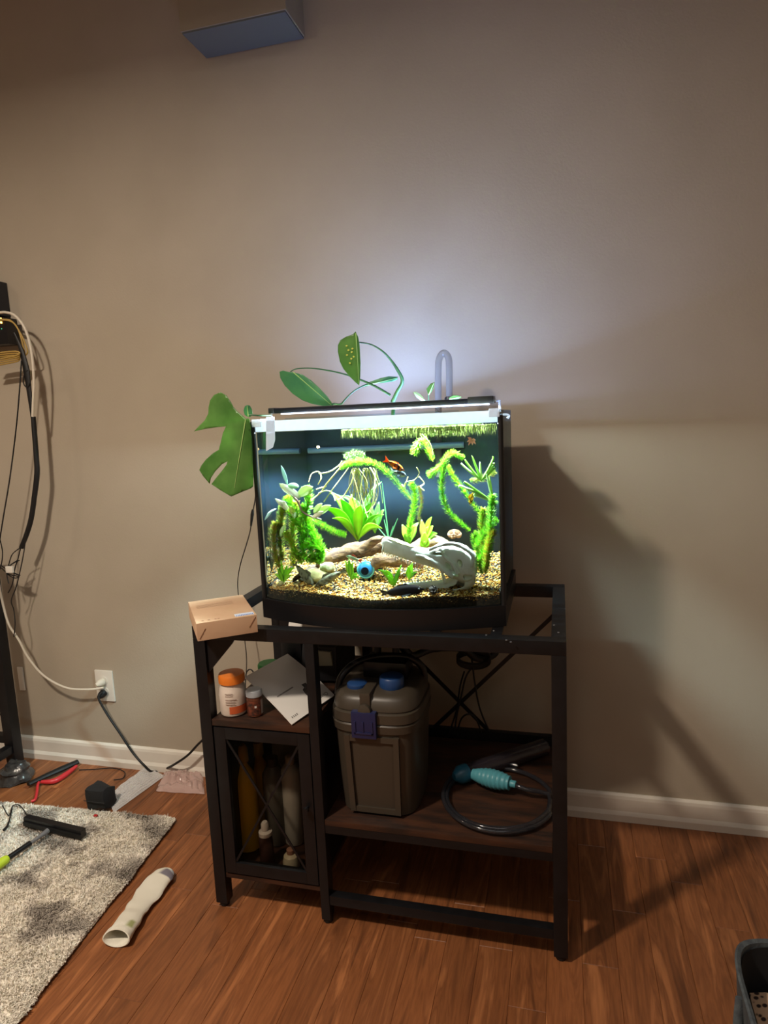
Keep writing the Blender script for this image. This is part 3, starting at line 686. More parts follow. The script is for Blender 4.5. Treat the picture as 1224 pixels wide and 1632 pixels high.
obj('connector', B().lathe([(.0115, 0), (.0135, .002), (.0135, .012), (.0115, .016)], at(716, 638, .432)-Vector((0,0,.006)), n=16), BLACK_PLASTIC, t)

# ------------------------------------------------------------------ hardscape
def noisy(b, amp, sc, seed=0):
    b.v = [v + noise.noise_vector((v+Vector((seed, 0, 0)))*sc)*amp for v in b.v]; return b
WOOD = mat('driftwood', (150, 112, 80), .85, c2=(86, 58, 42), nscale=45, stretch=(1, 2, 3), bump=.8, bscale=90, det=5)
t = thing('driftwood', 'long brown driftwood log lying from the pale rock to the centre of the tank', 'driftwood', at(560, 890, .24))
obj('log', noisy(B().tube([at(x, y, Y) for x, y, Y in ((505,900,.2),(525,890,.2),(548,882,.22),(572,876,.24),(597,872,.26),(622,866,.28))], [.012,.021,.026,.028,.024,.012], 18, smoothn=6, flat=.8), .006, 60), WOOD, t)
obj('branch', noisy(B().tube([at(x, y, Y) for x, y, Y in ((575,880,.22),(596,862,.22),(612,858,.2))], [.014,.012,.006], 12, smoothn=5), .003, 90), WOOD, t)
t = thing('driftwood', 'hollowed brown driftwood piece under the snout of the skull', 'driftwood', at(625, 900, .22))
obj('log', noisy(B().tube([at(x, y, Y) for x, y, Y in ((590,905,.19),(608,893,.19),(628,893,.20),(650,896,.22),(672,900,.25))], [.012,.022,.020,.018,.008], 18, smoothn=6, flat=.85), .007, 70, 3), WOOD, t)
t = thing('driftwood', 'pale driftwood hump behind the snout of the skull', 'driftwood', at(690, 866, .33))
obj('log', noisy(B().tube([at(x, y, .33) for x, y in ((655,874),(675,866),(698,864),(722,874))], [.008,.017,.018,.008], 14, smoothn=6), .004, 70, 8), mat('pale_driftwood', (176, 146, 108), .85, c2=(120, 92, 66), nscale=50, stretch=(1, 2, 3), bump=.6, bscale=90), t)
ROCK = mat('pale_rock', (196, 186, 130), .9, c2=(160, 144, 92), nscale=30, bump=.6, bscale=70)
o = obj('rock', noisy(B().ball(at(506, 920, .14), (.036, .03, .022), 18, 12), .008, 40, 1), ROCK); tag(o, 'yellowish rounded rock on the gravel under the left bush', 'rock')
o = obj('rock', noisy(B().ball(at(448, 930, .11), (.009, .008, .007), 12, 8), .003, 80, 1), ROCK); tag(o, 'small yellow stone beside the leftmost grassy plant', 'rock')
o = obj('rock', noisy(B().ball(at(474, 932, .12), (.012, .010, .009), 12, 8), .004, 80, 5), ROCK); tag(o, 'small tan stone in front of the brown cave', 'rock')
o = obj('rock', noisy(B().ball(at(440, 890, .13), (.022, .014, .008), 14, 8), .005, 60, 9), mat('grey_rock', (150,160,144), .9, c2=(120,128,110), nscale=40)); tag(o, 'flat grey stone at the far left behind the grassy plant', 'rock')
# small pale skull-like stone with pits
o = obj('pitted_stone', noisy(B().ball(at(521, 905, .16), (.022, .018, .015), 22, 14), .005, 70, 2), mat('bone_stone', (222, 214, 176), .8, c2=(150, 138, 96), nscale=70, bump=.7, bscale=110)); tag(o, 'cream pitted stone resting on the yellowish rock', 'rock')
t = thing('cave', 'brown half-pipe cave on the gravel below the left bush', 'cave', at(485, 930, .14))
vs = []; nC = 14; a0 = at(470, 915, .13); 
for j in range(5):
    for i in range(nC+1):
        a = PI*i/nC; r_ = .026*(1+.08*noise.noise(Vector((i, j, 0))*.7)); vs.append(Vector((a0.x+.028+math.cos(a)*r_, .11+j*.02, .894+math.sin(a)*r_*.85)))
bb = B().add(vs, [(j*(nC+1)+i, j*(nC+1)+i+1, (j+1)*(nC+1)+i+1, (j+1)*(nC+1)+i) for j in range(4) for i in range(nC)])
solidify(obj('shell', bb, mat('cave_brown', (92, 70, 48), .9, c2=(60, 44, 32), nscale=50, bump=.7), t), .004)

# skull
BONE = mat('bone_white', (250, 250, 242), .65, c2=(226, 228, 214), nscale=40, bump=.5, bscale=140)
BONEY = mat('bone_algae', (214, 212, 150), .7, c2=(170, 180, 90), nscale=50, bump=.5, bscale=140)
sk = thing('reptile_skull_ornament', 'white fanged reptile skull ornament with open jaws on the gravel', 'ornament', at(700, 930, .118))
SY = .118
def loft(secs, n=20, holes=(), sq=.85):
    vs = []
    for (px, top, bot, hw, dy) in secs:
        a = at(px, top, SY+dy); c = at(px, bot, SY+dy); m = (a+c)/2; hh = (a-c).length/2
        for k in range(n):
            an = 2*PI*k/n; ca, sa = math.cos(an), math.sin(an)
            ca = math.copysign(abs(ca)**sq, ca); sa = math.copysign(abs(sa)**sq, sa)
            vs.append(m+Vector((0, -sa*hw, ca*hh)))
    fs = [(i*n+k, i*n+(k+1) % n, (i+1)*n+(k+1) % n, (i+1)*n+k) for i in range(len(secs)-1) for k in range(n) if (i, k) not in holes]
    fs += [tuple(range(n-1, -1, -1))]
    return B().add(vs, fs)
# k runs from the top (0) over the near side (n/4) to the bottom (n/2)
secs = [(609,860,874,.008,0),(612,856,880,.012,0),(618,855,882,.014,0),(626,858,884,.014,0),(636,862,888,.013,.002),(648,867,892,.012,.002),(660,871,896,.012,.003),(672,873,900,.014,.003),(682,874,902,.017,.004),
        (692,872,905,.020,.005),(702,868,908,.024,.006),(712,866,917,.028,.007),(722,866,923,.031,.008),(732,868,927,.034,.008),(740,870,930,.036,.008),(748,874,930,.036,.008),(755,879,925,.033,.008),(760,886,916,.025,.008)]
holes = {(9,3),(10,3),(11,5),(12,6),(14,6),(15,6),(13,4),(2,2)}
holes |= {(i, 20-1-k) for i, k in holes}
o = obj('cranium', noisy(loft(secs, 20, holes), .0022, 110, 4), BONE, sk); solidify(o, .003, -1); subsurf(o, 1)
o = obj('algae_patch', noisy(B().tube([at(616,857,SY), at(630,861,SY), at(648,868,SY+.002), at(664,873,SY+.003)], [.006,.010,.010,.005], 12, smoothn=5, flat=.35), .003, 160, 2), BONEY, sk, label='yellow green algae on the snout')
o = obj('brow_ridge', noisy(B().tube([at(684,877,SY-.012), at(700,869,SY-.014), at(722,867,SY-.014), at(742,874,SY-.018), at(754,888,SY-.022), at(752,904,SY-.026)], [.003,.005,.005,.006,.005,.004], 10, smoothn=5), .002, 120), BONE, sk)
o = obj('cheek_bone', noisy(B().tube([at(664,885,SY-.012), at(680,890,SY-.014), at(698,900,SY-.018), at(714,914,SY-.024), at(722,920,SY-.026)], [.004,.0055,.006,.006,.005], 10, smoothn=5), .002, 120, 6), BONE, sk)
o = obj('cheek_bone', noisy(B().tube([at(700,874,SY-.020), at(710,888,SY-.024), at(722,900,SY-.028), at(730,914,SY-.03)], [.003,.004,.0045,.005], 10, smoothn=5), .0015, 120, 6), BONE, sk)
# lower jaw
jaw = [(640,930,938,.006,-.004),(652,928,938,.010,-.004),(668,927,938,.012,-.003),(684,926,940,.013,0),(700,925,943,.014,.002),(716,921,945,.017,.004),(730,914,944,.022,.006),(742,906,942,.026,.008),(752,902,936,.026,.008),(758,904,928,.018,.008)]
o = obj('lower_jaw', noisy(loft(jaw, 16, {(6,4),(6,3),(5,4)}), .002, 120, 7), BONE, sk); solidify(o, .003, -1); subsurf(o, 1)
o = obj('jaw_strut', noisy(B().tube([at(703,905,SY-.012), at(706,916,SY-.014), at(710,928,SY-.014)], [.005,.0035,.005], 10, smoothn=4), .001, 140), BONE, sk)
def teeth(line, n, dz, yoff, r0, ln):
    b = B(); P = [at(x, y, SY+yoff) for x, y in line]; S, _ = spline(P, [1]*len(P), 10)
    for i in range(n):
        p = S[int((len(S)-1)*(i+.5)/n)]; l_ = ln*random.uniform(.7, 1.25)
        b.tube([p, p+Vector((-.0008, 0, dz*l_*.55)), p+Vector((.0008, 0, dz*l_))], [r0, r0*.7, .0003], 6)
    return b
b = teeth([(613,878),(622,884),(636,889),(650,894),(664,899),(680,905)], 14, -1, -.012, .0016, .009)
b2 = teeth([(613,876),(622,882),(636,888),(650,893),(664,898)], 10, -1, .012, .0016, .008)
b.add(b2.v, b2.f); b.tube([at(612,868,SY-.01), at(609,878,SY-.011), at(610,884,SY-.011)], [.0022,.0018,.0004], 6)
obj('teeth', b, BONE, sk, kind='stuff')
b = teeth([(646,930),(660,928),(674,927),(690,926)], 9, 1, -.012, .0014, .010)
obj('teeth', b, BONE, sk, kind='stuff')

# blue cup ornament
c0 = at(583, 908, .18); ax = (CAM-c0).normalized(); ax = (ax+Vector((-.05, 0, .02))).normalized()
t = thing('blue_ornament', 'round blue cup ornament with a dark hole beside the driftwood', 'ornament', c0)
obj('shell', B().lathe([(.006,-.020),(.014,-.016),(.0195,-.008),(.0215,0),(.0215,.004),(.0195,.009),(.0165,.0115),(.011,.0135),(.001,.0142)], c0, ax, 28), mat('cobalt_plastic', (36,124,178), .4, c2=(26,104,160), nscale=30), t)
obj('rim', B().lathe([(.0205,.002),(.0232,.002),(.0238,.005),(.0228,.0085),(.0205,.0092),(.0190,.0082)], c0, ax, 28, close=False), mat('light_blue_rim', (110,196,214), .4), t)
obj('hole', B().lathe([(.0001,.0125),(.0092,.0125),(.0102,.0115),(.0105,.008),(.010,.004)], c0+Vector((-.002,0,-.004))+ax*.0050, ax, 20), mat('dark_hole', (6,9,14), .7, spec=.03), t, label='round dark opening')

# ------------------------------------------------------------------ fish
def fish(name, label, p0, p1, Y, hgt, cols, wid=.45, tail=.3, up=(0,0,1), group='fish in the tank', cat='fish', fin=None, tailc=None, y1=None, tailspread=1.0, dors=.5, whisk=False):
    a = at(p0[0], p0[1], Y); z = at(p1[0], p1[1], Y if y1 is None else y1); ax = z-a; Ln = ax.length; ax.normalize()
    u = Vector(up); side = ax.cross(u).normalized(); u = side.cross(ax).normalized()
    t = thing(name, label, cat, (a+z)/2, group)
    n = 14; m = 12; b = B(); vs = []; cs = []
    for i in range(n+1):
        s = i/n*(1-tail*.8); q = i/n
        h = hgt/2*(math.sin(PI*min(1, q*.86+.06))**.75)*(1 if q < .6 else 1-.25*(q-.6))*(.25+.75*min(1, q*6))
        for k in range(m):
            an = 2*PI*k/m; vs.append(a+ax*Ln*s+u*math.cos(an)*h+side*math.sin(an)*h*wid)
            c = cols[0] if math.cos(an) > -.2 else cols[-1]
            if len(cols) > 2 and noise.noise(vs[-1]*170) > .12: c = cols[1]
            cs.append(c)
    b.add(vs, [(i*m+k, i*m+(k+1) % m, (i+1)*m+(k+1) % m, (i+1)*m+k) for i in range(n) for k in range(m)]+[tuple(range(m-1,-1,-1)), tuple(range(n*m, (n+1)*m))])
    b.c = cs; obj('body', b, VCOL_MATTE, t)
    tc = tailc or fin or cols[0]; q = a+ax*Ln*(1-tail*.85)
    r_ = hgt*.55*tailspread
    b = B().add([q+u*hgt*.10, q+ax*Ln*tail*.8+u*r_, q+ax*Ln*tail*.5, q+ax*Ln*tail*.8-u*r_, q-u*hgt*.10], [(0,1,2),(0,2,4),(2,3,4)], tc)
    solidify(obj('tail_fin', b, VLEAF, t, smooth=False), .0007)
    fc = fin or cols[0]
    q0 = a+ax*Ln*.28+u*hgt*.42; q1 = a+ax*Ln*.62+u*hgt*.30
    b = B().add([q0, q0+ax*Ln*.10+u*hgt*dors, q0+ax*Ln*.26+u*hgt*dors*.6, q1], [(0,1,2,3)], fc)
    solidify(obj('dorsal_fin', b, VLEAF, t, smooth=False), .0007)
    b = B()
    for sgn in (-1, 1):
        q0 = a+ax*Ln*.27-u*hgt*.18+side*sgn*hgt*wid*.42
        b.add([q0, q0+ax*Ln*.16-u*hgt*.28+side*sgn*hgt*.4, q0+ax*Ln*.2-u*hgt*.02+side*sgn*hgt*.3], [(0,1,2)], fc)
    solidify(obj('side_fin', b, VLEAF, t, smooth=False), .0006)
    for sgn in (-1, 1):
        obj('eye', B().ball(a+ax*Ln*.10+u*hgt*.10+side*sgn*hgt*wid*.33, hgt*.07+.0004, 8, 6, (14,14,16)), VCOL, t)
    return t
fish('goldfish', 'orange fish with a dark back patch at mid-water', (644,750), (611,731), .16, .017, [(240,110,30),(40,36,40),(244,130,40)], tail=.3, dors=.2)
fish('silver_fish', 'silvery grey fish with a white tail just under the orange fish', (648,758), (620,750), .17, .016, [(70,84,96),(130,150,150),(186,200,190)], tail=.35, tailc=(214,222,226), wid=.35)
fish('yellow_fish', 'small yellow and black fish low by the right ribbon leaves', (748,805), (757,776), .16, .010, [(240,186,30),(28,26,24),(236,190,50)], tail=.4, tailc=(30,30,30))
fish('tetra', 'pale grey fish with a red tail left of the blue ornament', (551,886), (578,895), .16, .012, [(120,134,110),(150,160,130),(170,176,150)], tailc=(200,70,50), fin=(196,80,60), wid=.35)
fish('dark_fish', 'plump dark brown fish resting on the gravel before the skull', (676,939), (603,946), .062, .031, [(22,15,15),(14,10,10),(28,20,19)], tail=.26, wid=.6, fin=(18,13,13), tailspread=.6, dors=.18)
fish('mottled_catfish', 'mottled grey catfish on the gravel slanting down from the cave', (500,934), (468,896), .10, .022, [(112,108,86),(58,54,44),(134,130,104)], tail=.2, wid=.9, group='mottled catfish on the gravel', dors=.4, tailspread=.7)
fish('mottled_catfish', 'mottled grey catfish lying nose left across the gravel under the rock', (501,935), (551,908), .085, .021, [(124,122,98),(62,58,46),(142,136,110)], tail=.2, wid=.9, group='mottled catfish on the gravel', dors=.4, tailspread=.7)
# snail, brown shell, spiny ball
t = thing('snail', 'tiny orange-brown snail on the back glass, upper left of tank', 'snail', at(507, 712, .30))
c0 = at(507, 713, .30); b = B()
for i in range(22):
    a = i*.42; r_ = .0045*(1-i/26); b.ball(c0+Vector((math.cos(a)*.003*(1-i/24), -i*.00015, math.sin(a)*.003*(1-i/24))), r_*.6, 8, 6, (210,150,100))
obj('shell', b, VCOL, t)
t = thing('brown_shell', 'brown striped shell resting against the back right of the tank', 'shell', at(723, 850, .33))
c0 = at(723, 852, .33); b = B()
for i in range(26):
    a = i*.36; k = 1-i/30; b.ball(c0+Vector((math.cos(a)*.013*k, -i*.0004, math.sin(a)*.008*k)), .009*k+.001, 10, 7, (116,84,62) if i % 4 else (190,150,120))
obj('shell', b, VCOL_MATTE, t)
c0 = at(690, 940, .065); b = B().ball(c0, (.010, .009, .009), 12, 8, (62,56,52))
for _ in range(60):
    d = rv(1).normalized(); b.tube([c0+d*.008, c0+d*.0125], [.0016, .0004], 5, col=(78,72,66))
o = obj('spiny_ball', b, VCOL_MATTE); tag(o, 'dark knobbly ball on the gravel below the lower jaw', 'ornament')

# ------------------------------------------------------------------ monstera on top
MON = mat('monstera_green', (104, 154, 76), .32, c2=(76, 126, 56), nscale=14, sub=.3)
MON2 = mat('monstera_dark', (66, 132, 92), .35, c2=(84, 150, 96), nscale=20, sub=.25)
MRIB = mat('monstera_rib', (170, 206, 124), .4)
mo = thing('monstera', 'monstera plant growing out of the tank top with arching stems and big green leaves', 'plant', at(627, 640, .3))
def poly_leaf(name, out, Y, m, rib, depth=.02, tilt=(0, 0), parent=mo, grid=5, sag=0, label=None):
    pts = [Vector((x, y)) for x, y in out]; n = len(pts)
    def ins(p):
        c = False; j = n-1
        for i in range(n):
            if (pts[i].y > p.y) != (pts[j].y > p.y) and p.x < (pts[j].x-pts[i].x)*(p.y-pts[i].y)/(pts[j].y-pts[i].y)+pts[i].x: c = not c
            j = i
        return c
    x0 = min(p.x for p in pts); x1 = max(p.x for p in pts); y0 = min(p.y for p in pts); y1 = max(p.y for p in pts)
    allp = list(pts); y = y0+grid/2
    while y < y1:
        x = x0+grid/2
        while x < x1:
            p = Vector((x, y))
            if ins(p) and min((p-q).length for q in pts) > grid*.45: allp.append(p)
            x += grid
        y += grid
    r = delaunay_2d_cdt(allp, [(i, (i+1) % n) for i in range(n)], [], 1, 1e-4)
    ra, rb_ = Vector(rib[0]), Vector(rib[1]); rd = (rb_-ra).normalized(); cx = Vector(((x0+x1)/2, (y0+y1)/2))
    def Yof(p):
        d = abs((p-ra).x*rd.y-(p-ra).y*rd.x); mx = max(x1-x0, y1-y0)
        return Y - depth*math.exp(-(d/(mx*.22))**2) + tilt[0]*(p.x-cx.x)/100 + tilt[1]*(p.y-cx.y)/100 + sag*math.sin(d/mx*14)*.3
    b = B().add([at(p.x, p.y, Yof(p)) for p in r[0]], [tuple(f) for f in r[2]])
    o = solidify(obj(name, b, m, parent, label=label), .0008)
    rp = [ra.lerp(rb_, k/8) for k in range(9)]
    obj('midrib', B().tube([at(p.x, p.y, Yof(p)-.001) for p in rp], [.0014*(1-.7*k/8) for k in range(9)], 6), MRIB, o)
    return o
Z7 = lambda L_: [(300+x/8.157, 600+y/8.157) for x, y in L_]
Z5 = lambda L_: [(290+x/2.186, 510+y/2.186) for x, y in L_]
big = Z7([(750,550),(715,518),(640,455),(590,400),(560,340),(500,248),(420,205),(335,240),(285,310),(265,400),(262,480),(215,570),(140,645),(75,715),(220,682),(360,662),(490,650),(450,740),(425,850),(398,952),(320,1000),(230,1080),(170,1160),(145,1215),(190,1290),(240,1350),(278,1395),(295,1320),(350,1235),(440,1140),(512,1103),(495,1150),(440,1225),(370,1310),(302,1400),(420,1480),(560,1562),(700,1500),(815,1455),(845,1430),(848,1300),(838,1100),(832,900),(815,700),(808,600),(790,545)])
poly_leaf('leaf', big, .075, MON, Z7([(745,560),(600,1450)]), .022, (.02, .0), grid=4, sag=.006, label='big split leaf hanging left of the tank')
poly_leaf('leaf', Z7([(735,500),(720,440),(735,390),(765,370),(800,378),(828,425),(835,480),(815,520),(780,530)]), .09, MON2, Z7([(780,525),(768,385)]), .006, grid=2)
poly_leaf('leaf', Z5([(340,180),(352,176),(372,181),(388,182),(420,190),(450,210),(480,238),(508,268),(528,298),(490,299),(455,293),(420,280),(385,256),(358,228),(343,202)]), .26, MON2, Z5([(388,182),(520,296)]), .014, (-.03, .02), grid=3)
poly_leaf('leaf', Z5([(605,40),(614,60),(619,90),(622,150),(621,195),(618,229),(605,218),(585,198),(562,170),(550,145),(543,110),(543,88),(552,70),(572,58),(595,50)]), .22, MON, Z5([(606,46),(617,226)]), .020, (.06, 0), grid=3, label='upright folded leaf with yellow marks')
poly_leaf('leaf', Z5([(628,232),(655,215),(690,203),(720,196),(752,198),(750,208),(735,214),(700,219),(665,222),(640,232)]), .36, MON2, Z5([(632,230),(750,202)]), .006, grid=3)
poly_leaf('leaf', Z5([(805,252),(815,249),(832,260),(848,280),(835,281),(818,270)]), .30, mat('pale_leaf', (170,196,140), .4, sub=.3), Z5([(846,280),(808,251)]), .004, grid=2)
poly_leaf('leaf', Z5([(852,240),(866,222),(880,216),(878,232),(868,252),(858,262)]), .31, MON, Z5([(860,260),(878,218)]), .004, grid=2)
poly_leaf('leaf', Z5([(930,272),(945,262),(965,263),(975,270),(955,277),(935,279)]), .33, MON, Z5([(932,276),(972,268)]), .003, grid=2)
b = B()
for x, y in ((574,90),(580,105),(592,112),(575,122),(590,135),(598,128),(585,150),(594,100)):
    p = Z5([(x, y)])[0]; q = at(p[0], p[1], .203); b.ball(q, (.0028, .0008, .0022), 8, 5)
obj('yellow_mark', b, mat('yellow_mark', (206, 206, 90), .5), mo, kind='stuff')
STEM = mat('monstera_stem', (52, 96, 62), .4)
for pts, rs, Ys in (([(618,78),(660,86),(700,110),(728,140),(750,172),(768,212),(750,250),(734,285)], [.0018,.0018,.0024,.003,.0042,.0048,.0050,.0060], (.22,.24,.26,.28,.29,.30,.31,.32)),
                    ([(378,180),(400,170),(450,168),(510,176),(560,187),(600,200),(650,220),(690,240),(726,262)], [.0015,.0016,.0018,.0020,.002,.0024,.0028,.003,.0036], (.25,.25,.26,.27,.28,.29,.30,.305,.31)),
                    ([(556,292),(575,270),(600,247),(630,230),(655,220)], [.0022,.0022,.002,.002,.0018], (.30,.31,.32,.34,.36)),
                    ([(235,330),(270,333),(310,332)], [.002,.0022,.0022], (.08,.085,.12)),
                    ([(848,280),(852,300)], [.0012,.0014], (.30,.30)), ([(858,262),(860,282),(860,300)], [.0012,.0012,.0014], (.31,.31,.31)),
                    ([(520,296),(530,292),(545,294),(556,292)], [.0022,.0028,.0026,.0022], (.27,.28,.29,.30)),
                    ([(734,285),(736,300),(735,330),(730,380)], [.006,.006,.005,.004], (.32,.32,.30,.28))):
    obj('stem', B().tube([at(p[0], p[1], Y) for p, Y in zip(Z5(pts), Ys)], rs, 10, smoothn=5), STEM, mo)

# ------------------------------------------------------------------ things on the stand
T = [atz(*p, .846) for p in ((301,960),(388,946),(406,979),(312,995))]
c = sum(T, Vector())/4; ang = math.radians(36)
e1 = Vector((math.cos(ang), math.sin(ang), 0)); e2 = Vector((math.sin(ang), -math.cos(ang), 0))
l1 = (abs((T[1]-T[0]).dot(e1))+abs((T[2]-T[3]).dot(e1)))/2; l2 = (abs((T[3]-T[0]).dot(e2))+abs((T[2]-T[1]).dot(e2)))/2
cb = thing('cardboard_box', 'small brown cardboard box with a white label on the left corner of the stand', 'box', (c.x, c.y, H))
def boxpt(u, v, z): return Vector((c.x, c.y, 0))+e1*u*l1/2+e2*v*l2/2+Vector((0,0,z))
bb = B().box((-l1/2, -l2/2, 0), (l1/2, l2/2, .044), ch=.0015)
M4 = Matrix(((e1.x, -e2.x, 0, c.x), (e1.y, -e2.y, 0, c.y), (0, 0, 1, H+.0008), (0, 0, 0, 1)))
obj('carton', bb.xf(M4), CARD, cb)
zt = H+.0451
obj('label', B().quad(boxpt(.30, .90, zt), boxpt(.95, .90, zt), boxpt(.95, .66, zt), boxpt(.30, .66, zt)).quad(boxpt(.3, .9, zt), boxpt(.3, .66, zt), boxpt(.95, .66, zt), boxpt(.95, .9, zt)) if False else
    B().add([boxpt(.30,.92,zt), boxpt(.94,.92,zt), boxpt(.94,.70,zt), boxpt(.30,.70,zt)], [(0,1,2,3)]), mat('shipping_label', (206,214,230), .6), cb, smooth=False)
b = B()
for k in range(11): u = .34+k*.054; b.add([boxpt(u,.90,zt+.0003), boxpt(u+.03*random.uniform(.4,1.3),.90,zt+.0003), boxpt(u+.03,.82,zt+.0003), boxpt(u,.82,zt+.0003)], [(0,1,2,3)])
obj('print', b, mat('blue_ink', (70,110,190), .6), cb, smooth=False)
b = B()
for u in (-.80, -.60, -.38, -.28): b.add([boxpt(u,.88,zt), boxpt(u+.07,.88,zt), boxpt(u+.07,.82,zt), boxpt(u,.82,zt)], [(0,1,2,3)])
for v in (-.5, -.42, -.34, -.26): b.add([boxpt(-.8,v,zt), boxpt(.5,v,zt), boxpt(.5,v+.015,zt), boxpt(-.8,v+.015,zt)], [(0,1,2,3)])
obj('print', b, mat('faint_print', (158,120,92), .8), cb, smooth=False)
b = B()
fz = lambda u, z: boxpt(u, 1.004, z)
for (u0, z0, u1, z1) in ((-.93, H+.006, -.72, H+.030), (.72, H+.016, .95, H+.040)): b.bar(fz(u0, z0), fz(u1, z1), .0014, .0006)
obj('fold_crease', b, mat('crease', (120,84,58), .8), cb, smooth=False)

# white jar with orange lid
def jar(name, label, px, py, prof, m, lidprof, ml, x=None, group=None, Z=.5495, off=(0, 0)):
    p = atz(px, py, Z); p = Vector((p.x+off[0], p.y+off[1], Z+.0004)); t = thing(name, label, 'jar', p, group)
    obj('jar_body', B().lathe(prof, p, n=28), m, t); obj('lid', B().lathe(lidprof, p, n=28), ml, t); return t, p
JW = mat('milky_plastic', (222,210,198), .45, c2=(206,192,178), nscale=14)
t, p = jar('white_jar', 'white plastic jar with an orange lid on the cabinet top', 365, 1143, [(.030,0),(.034,.003),(.0355,.010),(.0345,.030),(.0365,.055),(.0335,.072),(.0300,.082),(.0300,.086)], JW,
           [(.0315,.0865),(.0345,.088),(.0348,.104),(.0325,.110),(.010,.1115),(.001,.1115)], mat('orange_lid', (226,124,40), .45), off=(0,.03))
b = B()
def wrap(b, p, r, a0, a1, z0, z1, col=None, n=8):
    vs = [(p.x+math.cos(a0+(a1-a0)*i/n)*r, p.y+math.sin(a0+(a1-a0)*i/n)*r, p.z+z) for z in (z0, z1) for i in range(n+1)]
    b.add(vs, [(i, i+1, n+2+i, n+1+i) for i in range(n)], col)
FA = math.radians(-60)
wrap(b, p, .0362, FA-.35, FA+1.1, .010, .030); obj('label', b, mat('orange_label', (196,92,50), .5), t)
b = B()
for i, z in enumerate((.036, .042, .048, .058, .064)): wrap(b, p, .0369 if z > .03 else .036, FA-.6, FA-.6+random.uniform(.4, .9), z, z+.0022)
obj('print', b, mat('pale_print', (168,150,140), .6), t)
t, p = jar('small_jar', 'small dark brown jar with a clear grey lid next to the orange-lidded jar', 402, 1144, [(.018,0),(.0205,.002),(.0208,.046),(.0185,.052)], mat('brown_jar', (70,44,34), .25, c2=(110,60,40), nscale=60),
           [(.0195,.0525),(.0215,.054),(.0215,.067),(.019,.070),(.001,.0705)], mat('frosted_lid', (170,176,182), .3, trans=.15), off=(0,.02))
b = B(); wrap(b, p, .0211, FA-1.2, FA+.6, .006, .044); obj('label', b, mat('jar_label', (120,62,42), .5, c2=(50,32,28), nscale=120), t)
b = B(); wrap(b, p, .0212, FA+.75, FA+1.3, .006, .044); obj('label', b, mat('jar_label_white', (190,184,178), .5), t, label='narrow white label')
b = B(); wrap(b, p, .0214, FA-.1, FA+.15, .026, .032); obj('label', b, PAPER, t, label='small white spot')

# booklet
Dp = atz(465, 1156, .5515); Cp = atz(533, 1109, .556)
DA = Vector((-.185, .118, .066)); Bp = Cp+DA; Ap = Dp+DA
bk = thing('instruction_booklet', 'white instruction booklet with grey print leaning on the cabinet top', 'booklet', Dp)
nrm = (Cp-Dp).cross(DA).normalized()
if nrm.z < 0: nrm = -nrm
n = 8; vs = []
for k in (0, 1):
    for j in range(n+1):
        for i in range(n+1):
            u, v = i/n, j/n; vs.append(Dp+(Cp-Dp)*u+DA*v + nrm*(.0022*k+.0005) + Vector((0,0,.010*math.sin(PI*v)*.5)))
N1 = (n+1)**2
fs = []
for j in range(n):
    for i in range(n):
        a = j*(n+1)+i; fs += [(a, a+n+1, a+n+2, a+1), (N1+a, N1+a+1, N1+a+n+2, N1+a+n+1)]
edge = [i for i in range(n+1)]+[j*(n+1)+n for j in range(1, n+1)]+[n*(n+1)+i for i in range(n-1, -1, -1)]+[j*(n+1) for j in range(n-1, 0, -1)]
fs += [(edge[i], edge[(i+1) % len(edge)], N1+edge[(i+1) % len(edge)], N1+edge[i]) for i in range(len(edge))]
obj('pages', B().add(vs, fs), PAPER, bk)
def on_page(u, v, h=.0036): return Dp+(Cp-Dp)*u+DA*v+nrm*h+Vector((0,0,.010*math.sin(PI*v)*.5))
def text_mesh(s, size):
    cu = bpy.data.curves.new('lettering', 'FONT'); cu.body = s; cu.size = size; cu.extrude = 0.0
    o = bpy.data.objects.new('lettering_source', cu); COL.objects.link(o); dg = bpy.context.evaluated_depsgraph_get()
    me = bpy.data.meshes.new_from_object(o.evaluated_get(dg)); COL.objects.unlink(o); bpy.data.objects.remove(o)
    b = B(); b.add([v.co.copy() for v in me.vertices], [tuple(f.vertices) for f in me.polygons]); bpy.data.meshes.remove(me); return b
tb = text_mesh('Oase', .0165)     # reads upside down from the viewer, running right to left
eu = (Cp-Dp); lu = eu.length; ev = DA; lv = DA.length
tb.v = [on_page(.925-v.x/lu, .105-v.y/lv, .0039) for v in tb.v]
obj('lettering', tb, INK, bk, smooth=False)
b = B()
for k in range(14):
    u = .16+.022*k
for (u0, v0, ln_) in ((.52, .70, 18),):
    for k in range(ln_): 
        u = .50-k*.020; q = on_page(u, .42, .0038); b.add([q, on_page(u-.013, .42, .0038), on_page(u-.013, .44, .0038), on_page(u, .44, .0038)], [(0,1,2,3)])
for k in range(4): u = .08+k*.035; b.add([on_page(u,.06,.0038), on_page(u+.015,.06,.0038), on_page(u+.015,.085,.0038), on_page(u,.085,.0038)], [(0,1,2,3)])
obj('fine_print', b, INK, bk, smooth=False, kind='stuff')
# printed picture of the filter
b = B(); pol = [(u, v-.145) for u, v in ((.60,.30),(.74,.28),(.78,.34),(.78,.44),(.74,.46),(.75,.53),(.66,.54),(.66,.48),(.60,.46),(.58,.38))]
b.add([on_page(u, v, .0038) for u, v in pol], [tuple(range(len(pol)))]); obj('printed_picture', b, mat('printed_grey', (96,90,86), .8, c2=(60,56,54), nscale=200), bk, smooth=False)

